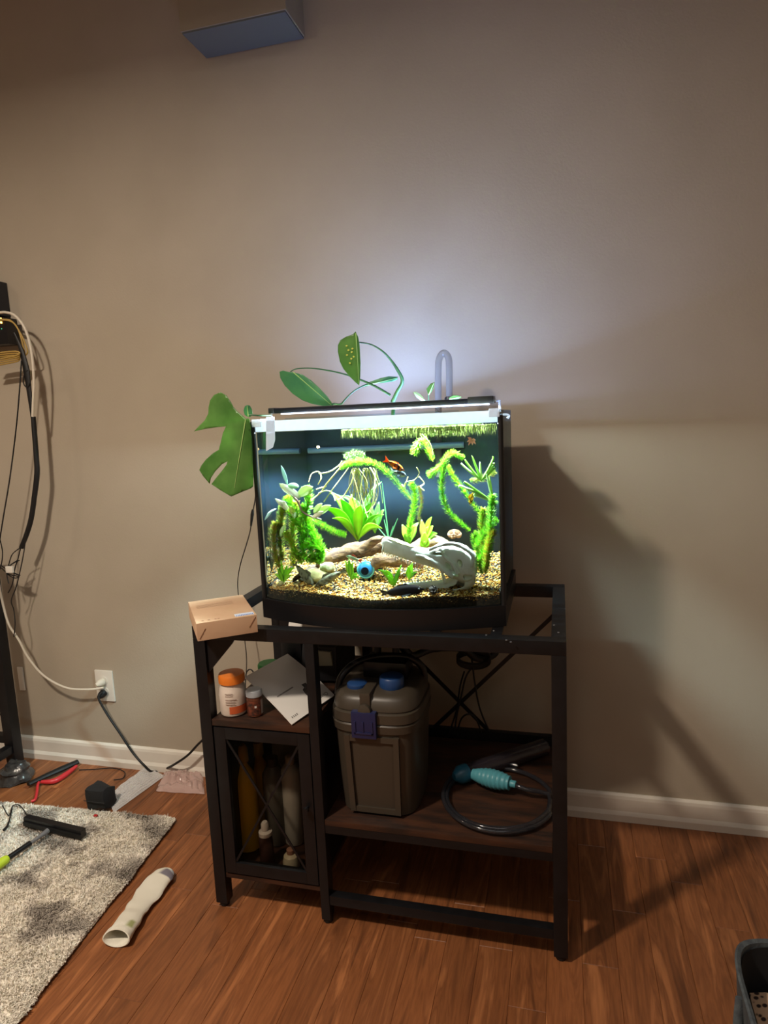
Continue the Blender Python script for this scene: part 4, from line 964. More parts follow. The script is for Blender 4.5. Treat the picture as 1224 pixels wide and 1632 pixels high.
# clutter on the cabinet top behind the booklet
t = thing('green_lid_jar', 'dark jar with a bright green lid behind the white booklet', 'jar', (.05, .33, .55))
p = atz(424, 1092, .5495); p = Vector((p.x, p.y+.03, .5498)); t.location = p
obj('jar_body', B().lathe([(.028,0),(.032,.003),(.032,.036),(.029,.040)], p, n=24), mat('dark_glass', (20,34,32), .15), t)
obj('lid', B().lathe([(.031,.0405),(.034,.042),(.034,.053),(.031,.057),(.001,.0575)], p, n=24), mat('green_lid', (40,160,76), .4), t)
p = Vector((.13, .40, .5498)); t = thing('black_pump_box', 'bulky black device standing at the back of the cabinet top', 'device', p)
obj('body', B().box((.085, .34, .5498), (.155, .46, .74), ch=.012), BLACK_PLASTIC, t)
obj('cap', B().lathe([(.024,0),(.026,.004),(.026,.014),(.018,.02)], (.12, .40, .7405), n=18), BLACK_PLASTIC, t)
t = thing('black_bag', 'crumpled black pouch with a clear window behind the middle post', 'bag', (.24, .36, .55))
obj('body', noisy(B().box((.185, .26, .555), (.295, .44, .668), ch=.02), .008, 30, 3), mat('black_nylon', (20,20,24), .6, bump=.6, bscale=40), t)
obj('window', noisy(B().box((.215, .248, .610), (.285, .258, .655), ch=.003), .004, 30, 3), mat('grey_film', (140,138,120), .3, trans=.2), t)
t = thing('paper_roll', 'white paper roll lying on the black pouch under the tank', 'roll', (.20, .30, .72))
obj('roll', B().lathe([(.008,-.075),(.021,-.075),(.022,-.07),(.022,.07),(.021,.075),(.008,.075),(.008,-.075)], (.215, .31, .703), (1, .25, .0), 24, close=False), PAPER, t)
t = thing('thin_black_cord', 'thin black cord with inline switch running down the left side of the tank', 'cord', (.16, .3, .9))
pts = [at(408, 780, .30), at(406, 800, .33), at(402, 820, .35), at(399, 845, .37), at(392, 870, .40), at(383, 900, .43), at(379, 925, .52), at(380, 950, .53), at(384, 985, .54), at(390, 1020, .54), at(393, 1055, .535), at(391, 1095, .53)]
obj('cord', B().tube(pts, .0017, 6, smoothn=5), BLACK_RUBBER, t)
obj('inline_switch', B().tube([at(403, 812, .345), at(402, 820, .35), at(400, 838, .365)], [.003, .0052, .003], 10, smoothn=3), BLACK_RUBBER, t)
t = thing('looped_cable', 'small black cable loop standing behind the orange-lidded jar', 'cord', atz(400, 1090, .55))
obj('cable', B().tube([atz(391, 1098, .553)]+[at(x, y, .40) for x, y in ((392,1075),(397,1067),(403,1070),(406,1082))]+[atz(410, 1100, .553)], .0022, 6, smoothn=5), BLACK_RUBBER, t)

# bottles in the cabinet
def bottle(name, label, px, py, r, prof, c, lid=None, lidc=(220,216,206), Z=.1055, y=None, cat='bottle'):
    p = atz(px, py, Z); 
    if y is not None: q = at(px, py, y); p = Vector((q.x, y, Z))
    p.z = Z+.0002; t = thing(name, label, cat, p, 'bottles inside the glass-door cabinet')
    obj('bottle_body', B().lathe([(a*r, h) for a, h in prof], p, n=24), mat(name+'_plastic', c, .35), t)
    if lid: obj('cap', B().lathe([(a*r, h) for a, h in lid], p, n=20), mat(name+'_cap', lidc, .4), t)
    return t, p
bp_ = [(.9,0),(1,.004),(1,.17),(.92,.19),(.5,.215),(.36,.225),(.36,.235)]
bottle('yellow_bottle', 'tall yellow bottle in the cabinet left of the crossing strips', 400, 1380, .034, [(.9,0),(1,.004),(1,.20),(.9,.222),(.5,.245),(.36,.255),(.36,.262)], (240,184,40), [(.5,.2625),(.52,.265),(.46,.30),(.3,.312)], (196,146,34), y=.12)
bottle('amber_bottle', 'dull amber bottle standing leftmost in the cabinet', 378, 1370, .030, [(.9,0),(1,.004),(1,.20),(.9,.225),(.45,.25),(.36,.26)], (160,120,56), [(.5,.2605),(.5,.285),(.4,.288)], (90,70,30), y=.16)
bottle('yellow_bottle', 'second yellow bottle mostly hidden behind the crossing strips', 425, 1375, .032, bp_, (230,176,48), [(.5,.2355),(.52,.24),(.48,.275)], (190,150,50), y=.21)
bottle('grey_bottle', 'grey bottle behind the small supplement bottle', 447, 1388, .032, [(.9,0),(1,.004),(1,.21),(.7,.228),(.5,.235)], (96,92,84), [(.5,.2355),(.5,.26),(.4,.262)], (50,50,52), y=.16)
bottle('white_bottle', 'tall white bottle at the right of the cabinet', 475, 1392, .030, [(.9,0),(1,.004),(1,.215),(.9,.228),(.5,.24)], (196,190,178), [(.45,.2405),(.45,.262),(.35,.265)], (200,196,188), y=.17)
t, p = bottle('small_bottle', 'small dark bottle with a white cap at the front of the cabinet', 428, 1392, .0195, [(.9,0),(1,.003),(1,.075),(.9,.085),(.8,.09)], (66,44,40), [(.85,.0905),(.95,.092),(.95,.102),(.55,.106),(.55,.124),(.35,.130)], (216,206,196), y=.055)
t, p = bottle('squat_bottle', 'squat cream bottle tipped near the lower right door corner', 466, 1395, .023, [(.6,0),(.95,.006),(1,.024),(.85,.040),(.5,.046)], (190,178,150), [(.48,.0465),(.48,.058),(.3,.06)], (150,110,90), y=.055, cat='bottle')
t = thing('plastic_bag', 'crumpled clear plastic bag stuffed at the back of the cabinet', 'bag', (.1, .35, .30))
obj('body', noisy(B().box((.060, .27, .12), (.275, .44, .485), ch=.03), .02, 14, 3), mat('milky_bag', (226,220,206), .3, c2=(186,178,164), nscale=20, bump=.8, bscale=30), t)

# ------------------------------------------------------------------ canister filter
TAUPE = mat('taupe_plastic', (62, 55, 46), .42, bump=.03)
BLUE = mat('filter_blue', (30, 62, 110), .4); NAVY = mat('filter_navy', (28, 34, 74), .4)
FX, FY = .458, .155; FZ = .3003
cf = thing('canister_filter', 'brown-grey canister filter with blue latch and caps on the lower shelf', 'filter', (FX, FY, FZ))
sq = .42
def rr(prof, m, name, **k): return obj(name, B().lathe([(r, h) for r, h in prof], (FX, FY, FZ), n=40, sq=.5, sy=1.08, **k), m, cf)
rr([(.094,0),(.102,.004),(.108,.10),(.112,.20),(.113,.228)], TAUPE, 'canister')
rr([(.1135,.2285),(.118,.231),(.119,.250),(.115,.254)], TAUPE, 'collar')
rr([(.1155,.2545),(.1185,.257),(.1175,.280),(.112,.284)], TAUPE, 'collar')
rr([(.1125,.2845),(.114,.287),(.110,.312),(.098,.324),(.070,.328),(.001,.329)], TAUPE, 'pump_head')
fy = FY-.108*1.08
yb_ = lambda z: FY-(.1025+(.113-.1025)*z/.228)*1.08*.985
b = B()
for xa in (-.064, .064): b.bar((FX+xa*.93, yb_(.012), FZ+.010), (FX+xa, yb_(.222), FZ+.222), .014, .016, up=(0, 1, 0))
b.bar((FX-.060, yb_(.018), FZ+.016), (FX+.060, yb_(.018), FZ+.016), .012, .014, up=(0, 0, 1)).bar((FX-.064, yb_(.214), FZ+.214), (FX+.064, yb_(.214), FZ+.214), .014, .014, up=(0, 0, 1))
obj('panel_frame', b, TAUPE, cf)
fy2 = FY-.1195*1.08
lx = FX-.014
b = B().box((lx-.032, fy2-.010, FZ+.222), (lx+.032, fy2+.012, FZ+.290), ch=.003)
la = obj('latch', b, NAVY, cf, label='dark blue front latch')
b = B().box((lx-.024, fy2-.0125, FZ+.234), (lx+.024, fy2-.0095, FZ+.239), ch=.0006).box((lx-.024, fy2-.0125, FZ+.234), (lx-.020, fy2-.0095, FZ+.267), ch=.0006).box((lx+.020, fy2-.0125, FZ+.234), (lx+.024, fy2-.0095, FZ+.267), ch=.0006).box((lx-.003, fy2-.0125, FZ+.239), (lx+.001, fy2-.0095, FZ+.267), ch=.0006)
obj('latch_rib', b, NAVY, la)
obj('priming_cap', B().lathe([(.030,0),(.032,.003),(.032,.030),(.029,.034),(.001,.035)], (FX+.040, FY-.050, FZ+.320), n=28), BLUE, cf, label='large blue cap')
obj('cap_collar', B().lathe([(.038,0),(.038,.008),(.034,.012)], (FX+.040, FY-.050, FZ+.312), n=28), TAUPE, cf)
obj('valve_cap', B().lathe([(.026,0),(.027,.003),(.026,.012),(.020,.016),(.001,.0165)], (FX-.050, FY-.060, FZ+.322), n=24), BLUE, cf)
obj('pivot', B().lathe([(.017,0),(.018,.003),(.016,.010),(.005,.012)], (FX-.012, fy2+.004, FZ+.290), (0, -1, .1), 24), TAUPE, cf)
obj('lever', B().box((FX-.026, fy2+.004, FZ+.288), (FX+.002, FY-.05, FZ+.335), ch=.006), TAUPE, cf)
b = B().tube([(FX-.105, FY-.06, FZ+.30), (FX-.098, FY-.05, FZ+.34), (FX-.070, FY-.02, FZ+.368), (FX-.02, FY+.02, FZ+.375), (FX+.06, FY+.04, FZ+.372), (FX+.10, FY+.05, FZ+.34), (FX+.105, FY+.05, FZ+.30)], .009, 10, smoothn=5)
obj('handle', b, BLACK_PLASTIC, cf)
obj('hose_coupling', B().box((FX-.05, FY-.01, FZ+.322), (FX+.07, FY+.075, FZ+.372), ch=.012), BLACK_PLASTIC, cf)
t = thing('filter_hose', 'thick black hose rising from the filter and curving right under the tank', 'hose', (.52, .2, .67))
obj('hose', B().tube([(FX+.03, FY+.04, FZ+.3725), (FX+.035, FY+.05, FZ+.41), at(655, 1045, .24), at(690, 1034, .30), at(735, 1034, .36), at(762, 1050, .42), at(790, 1040, .485), at(795, 1000, .488), at(800, 965, .485)], .010, 12, smoothn=6), BLACK_RUBBER, t)
t = thing('filter_hose', 'thick black hose rising straight up behind the middle of the filter', 'hose', (.44, .2, .67))
obj('hose', B().tube([(FX-.02, FY+.04, FZ+.3725), (FX-.02, FY+.06, FZ+.41), (FX-.01, FY+.14, FZ+.45), (FX, .43, .80), (FX+.01, .475, .95), (FX+.02, .478, 1.20)], .010, 12, smoothn=6), BLACK_RUBBER, t)
for k, (lab, pts) in enumerate((('black cable drooping from under the tank beside the crossing braces', ((745,1030),(752,1052),(757,1090),(765,1130),(780,1166))), ('black cable looping left of the brace crossing', ((752,1064),(742,1080),(735,1110),(728,1140),(724,1170))),
                  ('thin cable hanging behind the filter hoses down to the shelf', ((740,1070),(733,1095),(728,1130),(716,1168))), ('low cable arch just above the back of the shelf', ((728,1172),(735,1146),(748,1138),(760,1148),(768,1172))))):
    t = thing('hanging_cable', lab, 'cable', at(pts[-1][0], pts[-1][1], .45), 'cables hanging behind the filter')
    obj('cable', B().tube([at(x, y, .452+.006*k) for x, y in pts], .0028, 6, smoothn=6), BLACK_RUBBER, t)
t = thing('cable_bundle', 'dark knot of coiled cable hanging under the right side of the tank', 'cable', at(755, 1050, .42))
for k in range(5):
    pts = [at(755+26*math.cos(a), 1046+12*math.sin(a)+k*2, .42+.01*k+.01*math.sin(a)) for a in [2*PI*i/14+k*.5 for i in range(15)]]
    obj('coil', B().tube(pts, .0034, 6, smoothn=3), BLACK_RUBBER, t)

# ------------------------------------------------------------------ gravel vacuum
gv = thing('gravel_vacuum', 'coiled gravel vacuum hose with a ribbed turquoise bulb on the lower shelf', 'siphon', (.755, .2, .3))
TEAL = mat('turquoise_rubber', (78, 148, 160), .4); HOSE = mat('smoke_hose', (42, 43, 48), .12, trans=.35, coat=.6)
zz = .3012
def coil(r0, r1, a0, a1, z0, z1, cx=.758, cy=.165, n=40):
    return [Vector((min(.888, cx+(r0+(r1-r0)*i/n)*math.cos(a0+(a1-a0)*i/n)), min(.46, max(.015, cy+(r0+(r1-r0)*i/n)*1.05*math.sin(a0+(a1-a0)*i/n))), zz+.0065+z0+(z1-z0)*i/n)) for i in range(n+1)]
e0, e1_ = atz(820, 1250, .335), atz(755, 1234, .335)
P = coil(.137, .150, .45, -2*PI+.9, .0, .0, n=44) 
P2 = [Vector(e0), e0+Vector((.03, -.012, -.004))] + [Vector((.885, .19, .318))] + coil(.132, .140, -.25, -2*PI-.1, .008, .002) + coil(.140, .148, -.1, -2*PI+1.3, .002, .013)
obj('hose', B().tube(P2, .0062, 10, smoothn=2), HOSE, gv)
ax = (e1_-e0).normalized(); Ln = (e1_-e0).length
prof = [(.0085, 0), (.0095, .002), (.0095, .016), (.0085, .018)]
obj('bulb_neck', B().lathe(prof, e0-ax*.004, ax, 20), TEAL, gv)
prof = []
nr = 9
for i in range(nr*4+1):
    u = i/(nr*4); env = .012+.013*math.sin(PI*min(1, u*.82+.14)); prof.append((env+.0011*math.cos(i*PI/2)*(1 if u < .75 else .3), .0135+u*(Ln-.010)))
obj('squeeze_bulb', B().lathe(prof, e0, ax, 24), TEAL, gv)
ta, tb_ = Vector((.655, .235, .3265)), Vector((.870, .425, .3265))
td = (tb_-ta).normalized()
obj('siphon_tube', B().lathe([(.0225, 0), (.0235, .003), (.0235, (tb_-ta).length), (.0215, (tb_-ta).length), (.0215, .01)], ta, td, 24, close=False), mat('smoke_tube', (46, 42, 48), .15, trans=.45, coat=.5), gv)
obj('tube_cap', B().lathe([(.010, -.030), (.014, -.026), (.0245, -.012), (.0252, .012), (.0236, .013)], ta, td, 24), mat('deep_teal', (30, 88, 112), .4), gv)

# ------------------------------------------------------------------ left rack
rk = thing('metal_rack', 'black metal rack leg and rails at the left edge of the picture', 'rack', (-1.12, .5, 0))
obj('leg', B().box((-1.155, .47, .0), (-1.113, .512, .88), ch=.002), BLACK_METAL, rk)
obj('shelf_rail', B().box((-1.9, .475, .13), (-1.156, .507, .16), ch=.002), BLACK_METAL, rk)
obj('shelf_rail', B().box((-1.9, .10, .02), (-1.50, .13, .05), ch=.002), BLACK_METAL, rk)
obj('side_rail', B().box((-1.15, -.05, .095), (-1.118, .469, .125), ch=.002), BLACK_METAL, rk)
obj('leg', B().box((-1.90, .47, .0), (-1.86, .512, .88), ch=.002), BLACK_METAL, rk)
obj('leg', B().box((-1.155, -.092, .0), (-1.113, -.051, .88), ch=.002), BLACK_METAL, rk)
obj('top_rail', B().box((-1.9, .475, .8805), (-1.113, .507, .90), ch=.002), BLACK_METAL, rk)
obj('leg_wrap', noisy(B().lathe([(.060,0),(.066,.006),(.060,.020),(.048,.034),(.052,.046),(.036,.060),(.03,.072)], (-1.10, .45, .0005), n=22), .014, 26), mat('clear_wrap', (74,72,70), .25, c2=(44,42,42), nscale=40, trans=.1, bump=.8, bscale=50), rk, label='crumpled clear plastic around the leg foot')
# wall-mounted router shelf
t = thing('wall_shelf_box', 'black box fixed to the wall at the left edge above the cables', 'device', (-.95, .55, 1.75))
x0 = at(15, 480, WY).x
obj('case', B().box((x0-.35, .560, at(18, 500, .56).z), (x0, WY-.001, at(10, 444, .56).z), ch=.004), mat('slate_plastic', (30,32,40), .45), t)
r0 = thing('router', 'black router with small orange lights and yellow cables at the left edge', 'router', (-.95, .52, 1.62))
zr1 = at(18, 504, .53).z; zr0 = at(18, 548, .53).z; xr = at(31, 535, WY-.03).x
obj('case', B().box((xr-.3, .53, zr0), (xr, WY-.03, zr1), ch=.008), BLACK_PLASTIC, r0)
obj('mount', B().box((xr-.25, WY-.0295, zr0+.01), (xr-.03, WY-.001, zr1-.01), ch=.002), BLACK_METAL, r0)
b = B()
for (px, py) in ((1, 508), (2, 514)): b.ball(at(px, py, .529), .0035, 8, 6)
obj('status_light', b, mat('amber_led', (255,170,70), .4, emit=14), r0)
obj('status_light', B().ball(at(2.5, 524, .529), .002, 8, 6), mat('green_led', (60,150,110), .4, emit=1.5), r0)
YEL = mat('yellow_cable', (176, 146, 76), .5)
def cable(name, label, pts, Y, r, m, cat='cable', group=None, parts='cable'):
    P = [at(p[0], p[1], p[2] if len(p) > 2 else Y) for p in pts]; t = thing(name, label, cat, P[-1], group)
    obj(parts, B().tube(P, r, 8, smoothn=6), m, t); return t
cable('white_cable', 'white cable curving out of the black wall box down to the sleeve', [(-14,498),(0,498),(10,498),(24,503),(38,520),(47,545),(52,575),(54,610),(53,640),(52,664)], .50, .0045, wc)
cable('yellow_cable', 'upper yellow cable plugged into the router and bending down', [(-6,509,.522),(6,509,.522),(17,511,.522),(28,523,.523),(34,540,.523),(38,556,.526),(40,568,.53)], .47, .0028, YEL, group='yellow network cables')
cable('yellow_cable', 'yellow cable bending down just right of the other router cable', [(-6,512,.513),(8,510,.513),(22,515,.513),(32,530,.513),(39,545,.515),(44,560,.518),(41,566,.522)], .455, .0026, YEL, group='yellow network cables')
t = thing('yellow_cable_coil', 'coiled yellow cable lying along the bottom of the router', 'cable', at(5, 568, .45))
for k in range(4): obj('loop', B().tube([at(x, y+k*3.2, .500+.004*k) for x, y in ((-20,566),(-5,563),(10,561),(24,560),(31,562),(28,566),(15,569),(0,572),(-20,575))], .0028, 8, smoothn=5), YEL, t)
t = thing('cable_sleeve', 'thick black cable sleeve hanging down the wall at the left', 'cable', at(50, 760, .52))
obj('sleeve', B().tube([at(x, y, .52) for x, y in ((53,664),(55,690),(58,730),(59,755),(55,790),(50,825),(43,850),(34,873))], [.0085,.0088,.009,.0095,.009,.009,.0088,.008], 12, smoothn=5), BLACK_RUBBER, t)
obj('cable_fan', B().tube([at(x, y, .515) for x, y in ((22,530),(30,548),(36,565),(42,590),(46,620),(50,650),(52,668))], [.004,.006,.010,.013,.010,.008,.007], 10, smoothn=5, flat=.6), BLACK_RUBBER, t, label='bunched black cables above the sleeve')
obj('cable_loop', B().tube([at(x, y, .51) for x, y in ((44,590),(38,600),(38,612),(44,618),(48,610))], .0022, 6, smoothn=5), BLACK_RUBBER, t)
cable('thin_cable', 'thin black cable hanging nearly straight left of the thick sleeve', [(34,575),(32,610),(26,680),(16,760),(6,820),(-2,870)], .50, .0024, BLACK_RUBBER)
t = thing('cable_tangle', 'tangle of thin black cables tied where the sleeve meets the rack', 'cable', at(25, 905, .5))
for pts in ([(34,872),(20,883),(14,900),(11,915),(14,930)], [(33,873),(28,893),(24,905),(20,930),(13,945)], [(42,848),(38,880),(32,910),(26,935),(18,957),(22,972),(24,995),(22,1015)], [(0,900),(12,908),(25,915),(32,917),(20,912),(8,905)], [(2,905),(14,915),(30,919),(22,921),(10,914)],
            [(0,860),(4,880),(2,900),(-4,915)], [(28,893),(20,898),(15,902),(24,896),(31,893)], [(-4,1140),(6,1105),(10,1115),(2,1135),(-6,1150)], [(-4,1095),(4,1104),(9,1116),(3,1128),(-4,1140)]):
    obj('cable', B().tube([at(x, y, .505+random.uniform(-.008, .008)) for x, y in pts], .0020, 6, smoothn=5), BLACK_RUBBER, t)
o = obj('white_adapter', B().box(at(12, 912, .50), at(19, 903, .492), ch=.001), WHITE_PLASTIC); tag(o, 'small white adapter caught in the cable tangle', 'adapter')
o = obj('cord_cover', B().box(at(31.5, 1100, WY-.006), at(36.5, 1063, WY-.0005), ch=.001), WHITE_TRIM); tag(o, 'narrow white cover strip on the wall just behind the rack leg', 'cover')

# ------------------------------------------------------------------ rug
E_ = None
def rug_col(x, y):
    n1 = noise.noise(Vector((x*7, y*9, 1.3))); n2 = noise.noise(Vector((x*17, y*19, 5.1)))*.6; v = n1+n2
    g = min(1, max(0, (v-.02)*2.4)); a, c = (240,233,220), (168,160,150)
    return tuple(int(a[k]*(1-g)+c[k]*g) for k in range(3))
C0 = Vector((-.335, .325)); ex = Vector((-1, -.05)).normalized(); ey = Vector((.09, -1)).normalized()
RL, RW = 1.45, 1.15
ru = thing('shaggy_rug', 'shaggy white and grey rug on the floor at the lower left', 'rug', (-.9, -.1, 0))
nx, ny = 70, 60; vs = []; cs = []
for j in range(ny+1):
    for i in range(nx+1):
        u, v = i/nx*RL, j/ny*RW; p = C0+ex*u+ey*v; ed = min(1, min(u, v, RL-u, RW-v)/.012+.15)
        vs.append((p.x, p.y, .010*ed+.002*noise.noise(Vector((p.x*30, p.y*30, 0))))); cs.append(rug_col(p.x, p.y))
b = B().add(vs, [(j*(nx+1)+i, j*(nx+1)+i+1, (j+1)*(nx+1)+i+1, (j+1)*(nx+1)+i) for j in range(ny) for i in range(nx)]); b.c = cs
n1 = len(b.v); b.add([(v[0], v[1], .0008) for v in vs], [(j*(nx+1)+i, (j+1)*(nx+1)+i, (j+1)*(nx+1)+i+1, j*(nx+1)+i+1) for j in range(ny) for i in range(nx)], (170,160,146))
obj('backing', b, VCOL_MATTE, ru)
b = B()
def tuft(p, n_, h):
    lean = noise.noise_vector(Vector((p.x*14, p.y*14, 2)))*.011
    for _ in range(n_):
        q = Vector((p.x+random.uniform(-.004, .004), p.y+random.uniform(-.004, .004), .006)); c = rug_col(p.x, p.y); k = random.uniform(.88, 1.12); c = tuple(min(255, int(x*k)) for x in c)
        m_ = q+Vector((lean.x*.5+random.uniform(-.004, .004), lean.y*.5+random.uniform(-.004, .004), h*.7)); e = m_+Vector((lean.x*.7+random.uniform(-.006, .006), lean.y*.7+random.uniform(-.006, .006), h*random.uniform(-.1, .35)))
        sd = Vector((random.uniform(-1, 1), random.uniform(-1, 1), 0)).normalized()*.0014
        b.add([q-sd, q+sd, m_+sd, m_-sd, e], [(0,1,2,3),(3,2,4)], c)
for _ in range(30000):
    u = RL*random.random()**1.25; v = RW*random.random(); p = C0+ex*u+ey*v
    if p.x < -1.25 and random.random() < .7: continue
    tuft(p, 5, random.uniform(.011, .018))
for _ in range(1500):
    p = C0+ex*0+ey*RW*random.random(); tuft(p, 4, .009)
    p = C0+ex*RL*random.random(); tuft(p, 4, .009)
obj('pile', b, VCOL_MATTE, ru, kind='stuff', smooth=False)

# ------------------------------------------------------------------ floor things at left
# sock
SOCK = mat('white_cotton', (236, 233, 220), .9, c2=(222, 219, 204), nscale=60, bump=.4, bscale=400)
sp = [atz(x, y, .016) for x, y in ((190,1493),(202,1474),(214,1455),(226,1436),(238,1420),(250,1405),(261,1395),(270,1388))]
so = thing('sock', 'white ankle sock lying on the floor beside the rug', 'sock', (sp[3].x, sp[3].y, 0))
def flat_tube(P, rs, hz, m, name, par, n=20, colf=None):
    S, R_ = spline(P, rs, 6); vs = []; cs = []
    for i, p in enumerate(S):
        u = i/(len(S)-1)
        T = (S[min(len(S)-1, i+1)]-S[max(0, i-1)]); T.z = 0; T.normalize(); sd = Vector((-T.y, T.x, 0)); h = hz(u)
        for k in range(n):
            a = 2*PI*k/n; vs.append(Vector((p.x, p.y, h+.0008))+sd*math.cos(a)*R_[i]+Vector((0,0,1))*math.sin(a)*h*(1 if math.sin(a) > 0 else .98)); cs.append(colf(u, a))
    fs = [(i*n+k, i*n+(k+1) % n, (i+1)*n+(k+1) % n, (i+1)*n+k) for i in range(len(S)-1) for k in range(n)] + [tuple(range((len(S)-1)*n, len(S)*n))]
    b = B().add(vs, fs); b.c = cs
    return obj(name, noisy(b, .0035, 32), m, par)
def sock_col(u, a):
    if u > .80 and math.cos(a) < .1 and u < .93: return (128, 124, 136)
    if u > .80 and math.cos(a) < -.5: return (196, 206, 218)
    if .06 < u < .12 and -.9 < math.cos(a) < -.4: return (170, 176, 120)
    return (236, 233, 218)
o = flat_tube(sp, [.035,.034,.032,.036,.041,.037,.037,.020], lambda u: .017-.006*u+.003*math.sin(u*8+1), attr_mat('cotton_knit', .9, bump=.5, bscale=500), 'fabric', so, colf=sock_col); solidify(o, .0016, -1)
cuffd = (sp[0]-sp[1]); cuffd.z = 0; cuffd.normalize(); S0 = sp[0]
b = B(); sd = Vector((-cuffd.y, cuffd.x, 0)); vs = []; n = 22
for i, (rr_, off, zz_) in enumerate(((1, 0, 0), (1.04, .010, 0), (1.05, .016, 0), (.96, .017, 0), (.90, .008, 0), (.86, -.012, 0))):
    for k in range(n):
        a = 2*PI*k/n; vs.append(Vector((S0.x, S0.y, .0225))+cuffd*(off-.010*math.sin(a)*(1 if math.sin(a) > 0 else .2))+sd*math.cos(a)*.035*rr_+Vector((0,0,1))*math.sin(a)*.0205*rr_)
b.add(vs, [(i*n+k, i*n+(k+1) % n, (i+1)*n+(k+1) % n, (i+1)*n+k) for i in range(5) for k in range(n)])
obj('cuff', b, SOCK, so, label='rolled open cuff')

# black pouch
pp = atz(157, 1297, .0)
t = thing('black_pouch', 'small lumpy black pouch on the rug edge in front of the bubble wrap', 'pouch', (pp.x, pp.y, .0))
b = B().box((pp.x-.050, pp.y-.006, .014), (pp.x+.036, pp.y+.060, .085), ch=.022)
obj('body', noisy(b, .014, 20, 5), mat('black_fabric', (24,25,28), .85, bump=.5, bscale=60), t)
obj('seam', B().tube([(pp.x-.045, pp.y-.010, .05), (pp.x, pp.y-.014, .052), (pp.x+.036, pp.y-.008, .048)], .0015, 6, smoothn=4), BLACK_RUBBER, t)
o = obj('red_clip', B().box((0, 0, 0), (.012, .008, .006), ch=.0015).xf(Matrix.Translation(atz(149, 1302, .017))), mat('red_plastic', (190,50,50), .4)); tag(o, 'tiny red clip on the rug edge below the black pouch', 'clip')
# bubble wrap sleeve
BW = mat('bubble_film', (226, 222, 220), .14, trans=.34, bump=.3, bscale=60, coat=.6)
Q = [atz(x, y, .014) for x, y in ((181,1290),(168,1266),(230,1219),(262,1232))]
t = thing('bubble_wrap', 'sleeve of clear bubble wrap on the floor behind the black pouch', 'bubble wrap', (Q[1].x, Q[1].y, 0))
nu, nv = 34, 16; vs = []
for k in (1, 0):
    for j in range(nv+1):
        for i in range(nu+1):
            u, v = i/nu, j/nv; p = (Q[1]*(1-u)+Q[2]*u)*(1-v)+(Q[0]*(1-u)+Q[3]*u)*v; ed = (math.sin(PI*v)*math.sin(PI*min(1, max(0, .04+u*.92))))**.6
            bub = abs(math.sin(i*PI*.5)*math.sin(j*PI*.5)); z = .002+k*(.017*ed+.002*bub+.012*noise.noise(Vector((u*6, v*4, 0)))*ed); vs.append((p.x, p.y, z))
NN = (nu+1)*(nv+1); fs = []
for j in range(nv):
    for i in range(nu):
        a = j*(nu+1)+i; fs += [(a, a+nu+1, a+nu+2, a+1), (NN+a, NN+a+1, NN+a+nu+2, NN+a+nu+1)]
obj('film', B().add(vs, fs), BW, t)
b = B()
for j in range(1, 13):
    for i in range(1, 30):
        u, v = (i+.5*(j % 2))/30, j/13; p = (Q[1]*(1-u)+Q[2]*u)*(1-v)+(Q[0]*(1-u)+Q[3]*u)*v; ed = (math.sin(PI*v)*math.sin(PI*min(1, .04+u*.92)))**.6
        b.lathe([(.0040,0),(.0033,.0012),(.0013,.0019)], (p.x, p.y, .002+.017*ed+.012*noise.noise(Vector((u*6, v*4, 0)))*ed), n=7)
obj('bubbles', b, BW, t, kind='stuff')
# pinkish plastic bag
PB = mat('pink_film', (206, 176, 168), .14, trans=.2, coat=.7)
t = thing('plastic_bag', 'crinkled pinkish plastic bag on the floor between bubble wrap and stand', 'bag', atz(290, 1255, 0))
Q = [atz(x, y, .01) for x, y in ((248,1258),(262,1228),(322,1226),(326,1262))]; c_ = sum(Q, Vector())/4
n = 26; vs = []
for k in (1, 0):
    for j in range(n+1):
        for i in range(n+1):
            u, v = i/n, j/n; p = (Q[1]*(1-u)+Q[2]*u)*(1-v)+(Q[0]*(1-u)+Q[3]*u)*v; ed = (math.sin(PI*v)*math.sin(PI*u))**.5
            z = .0015+k*ed*(.024+.024*noise.noise(Vector((u*5, v*5, 3)))+.020*abs(noise.noise(Vector((u*9, v*9, 7)))))
            vs.append((p.x+.006*noise.noise(Vector((u*4, v*4, 9))), p.y+.006*noise.noise(Vector((u*4, v*4, 19))), max(z, .001)))
NN = (n+1)**2; fs = []
for j in range(n):
    for i in range(n):
        a = j*(n+1)+i; fs += [(a, a+n+1, a+n+2, a+1), (NN+a, NN+a+1, NN+a+n+2, NN+a+n+1)]
obj('film', B().add(vs, fs), PB, t, sharp=20)
# black and red tool
t = thing('hand_tool', 'black hand tool with red handles lying by the rack foot', 'tool', atz(90, 1240, 0))
a_, b_ = atz(70, 1238, .018), atz(124, 1214, .018)
obj('tool_body', B().tube([atz(45, 1250, .02), a_, (a_+b_)/2, b_], [.010, .012, .014, .012], 12, smoothn=4, flat=.7), BLACK_RUBBER, t)
RED = mat('red_grip', (196, 46, 52), .4)
obj('handle', B().tube([atz(66, 1246, .014), atz(86, 1245, .013), atz(104, 1235, .013), atz(122, 1221, .014)], [.006,.010,.010,.006], 10, smoothn=4), RED, t, label='red lower handle')
obj('handle', B().tube([atz(62, 1247, .014), atz(60, 1252, .014), atz(59, 1262, .010), atz(56, 1274, .008), atz(50, 1277, .007)], .005, 10, smoothn=4), RED, t, label='curved red hook')
cb2 = B().tube([atz(x, y, .004) for x, y in ((126,1227),(150,1226),(180,1224),(198,1230),(196,1240),(181,1243))], .0018, 6, smoothn=6)
o = obj('trailing_wire', cb2, BLACK_RUBBER); tag(o, 'thin black cord trailing on the floor right of the red-handled tool', 'cord')
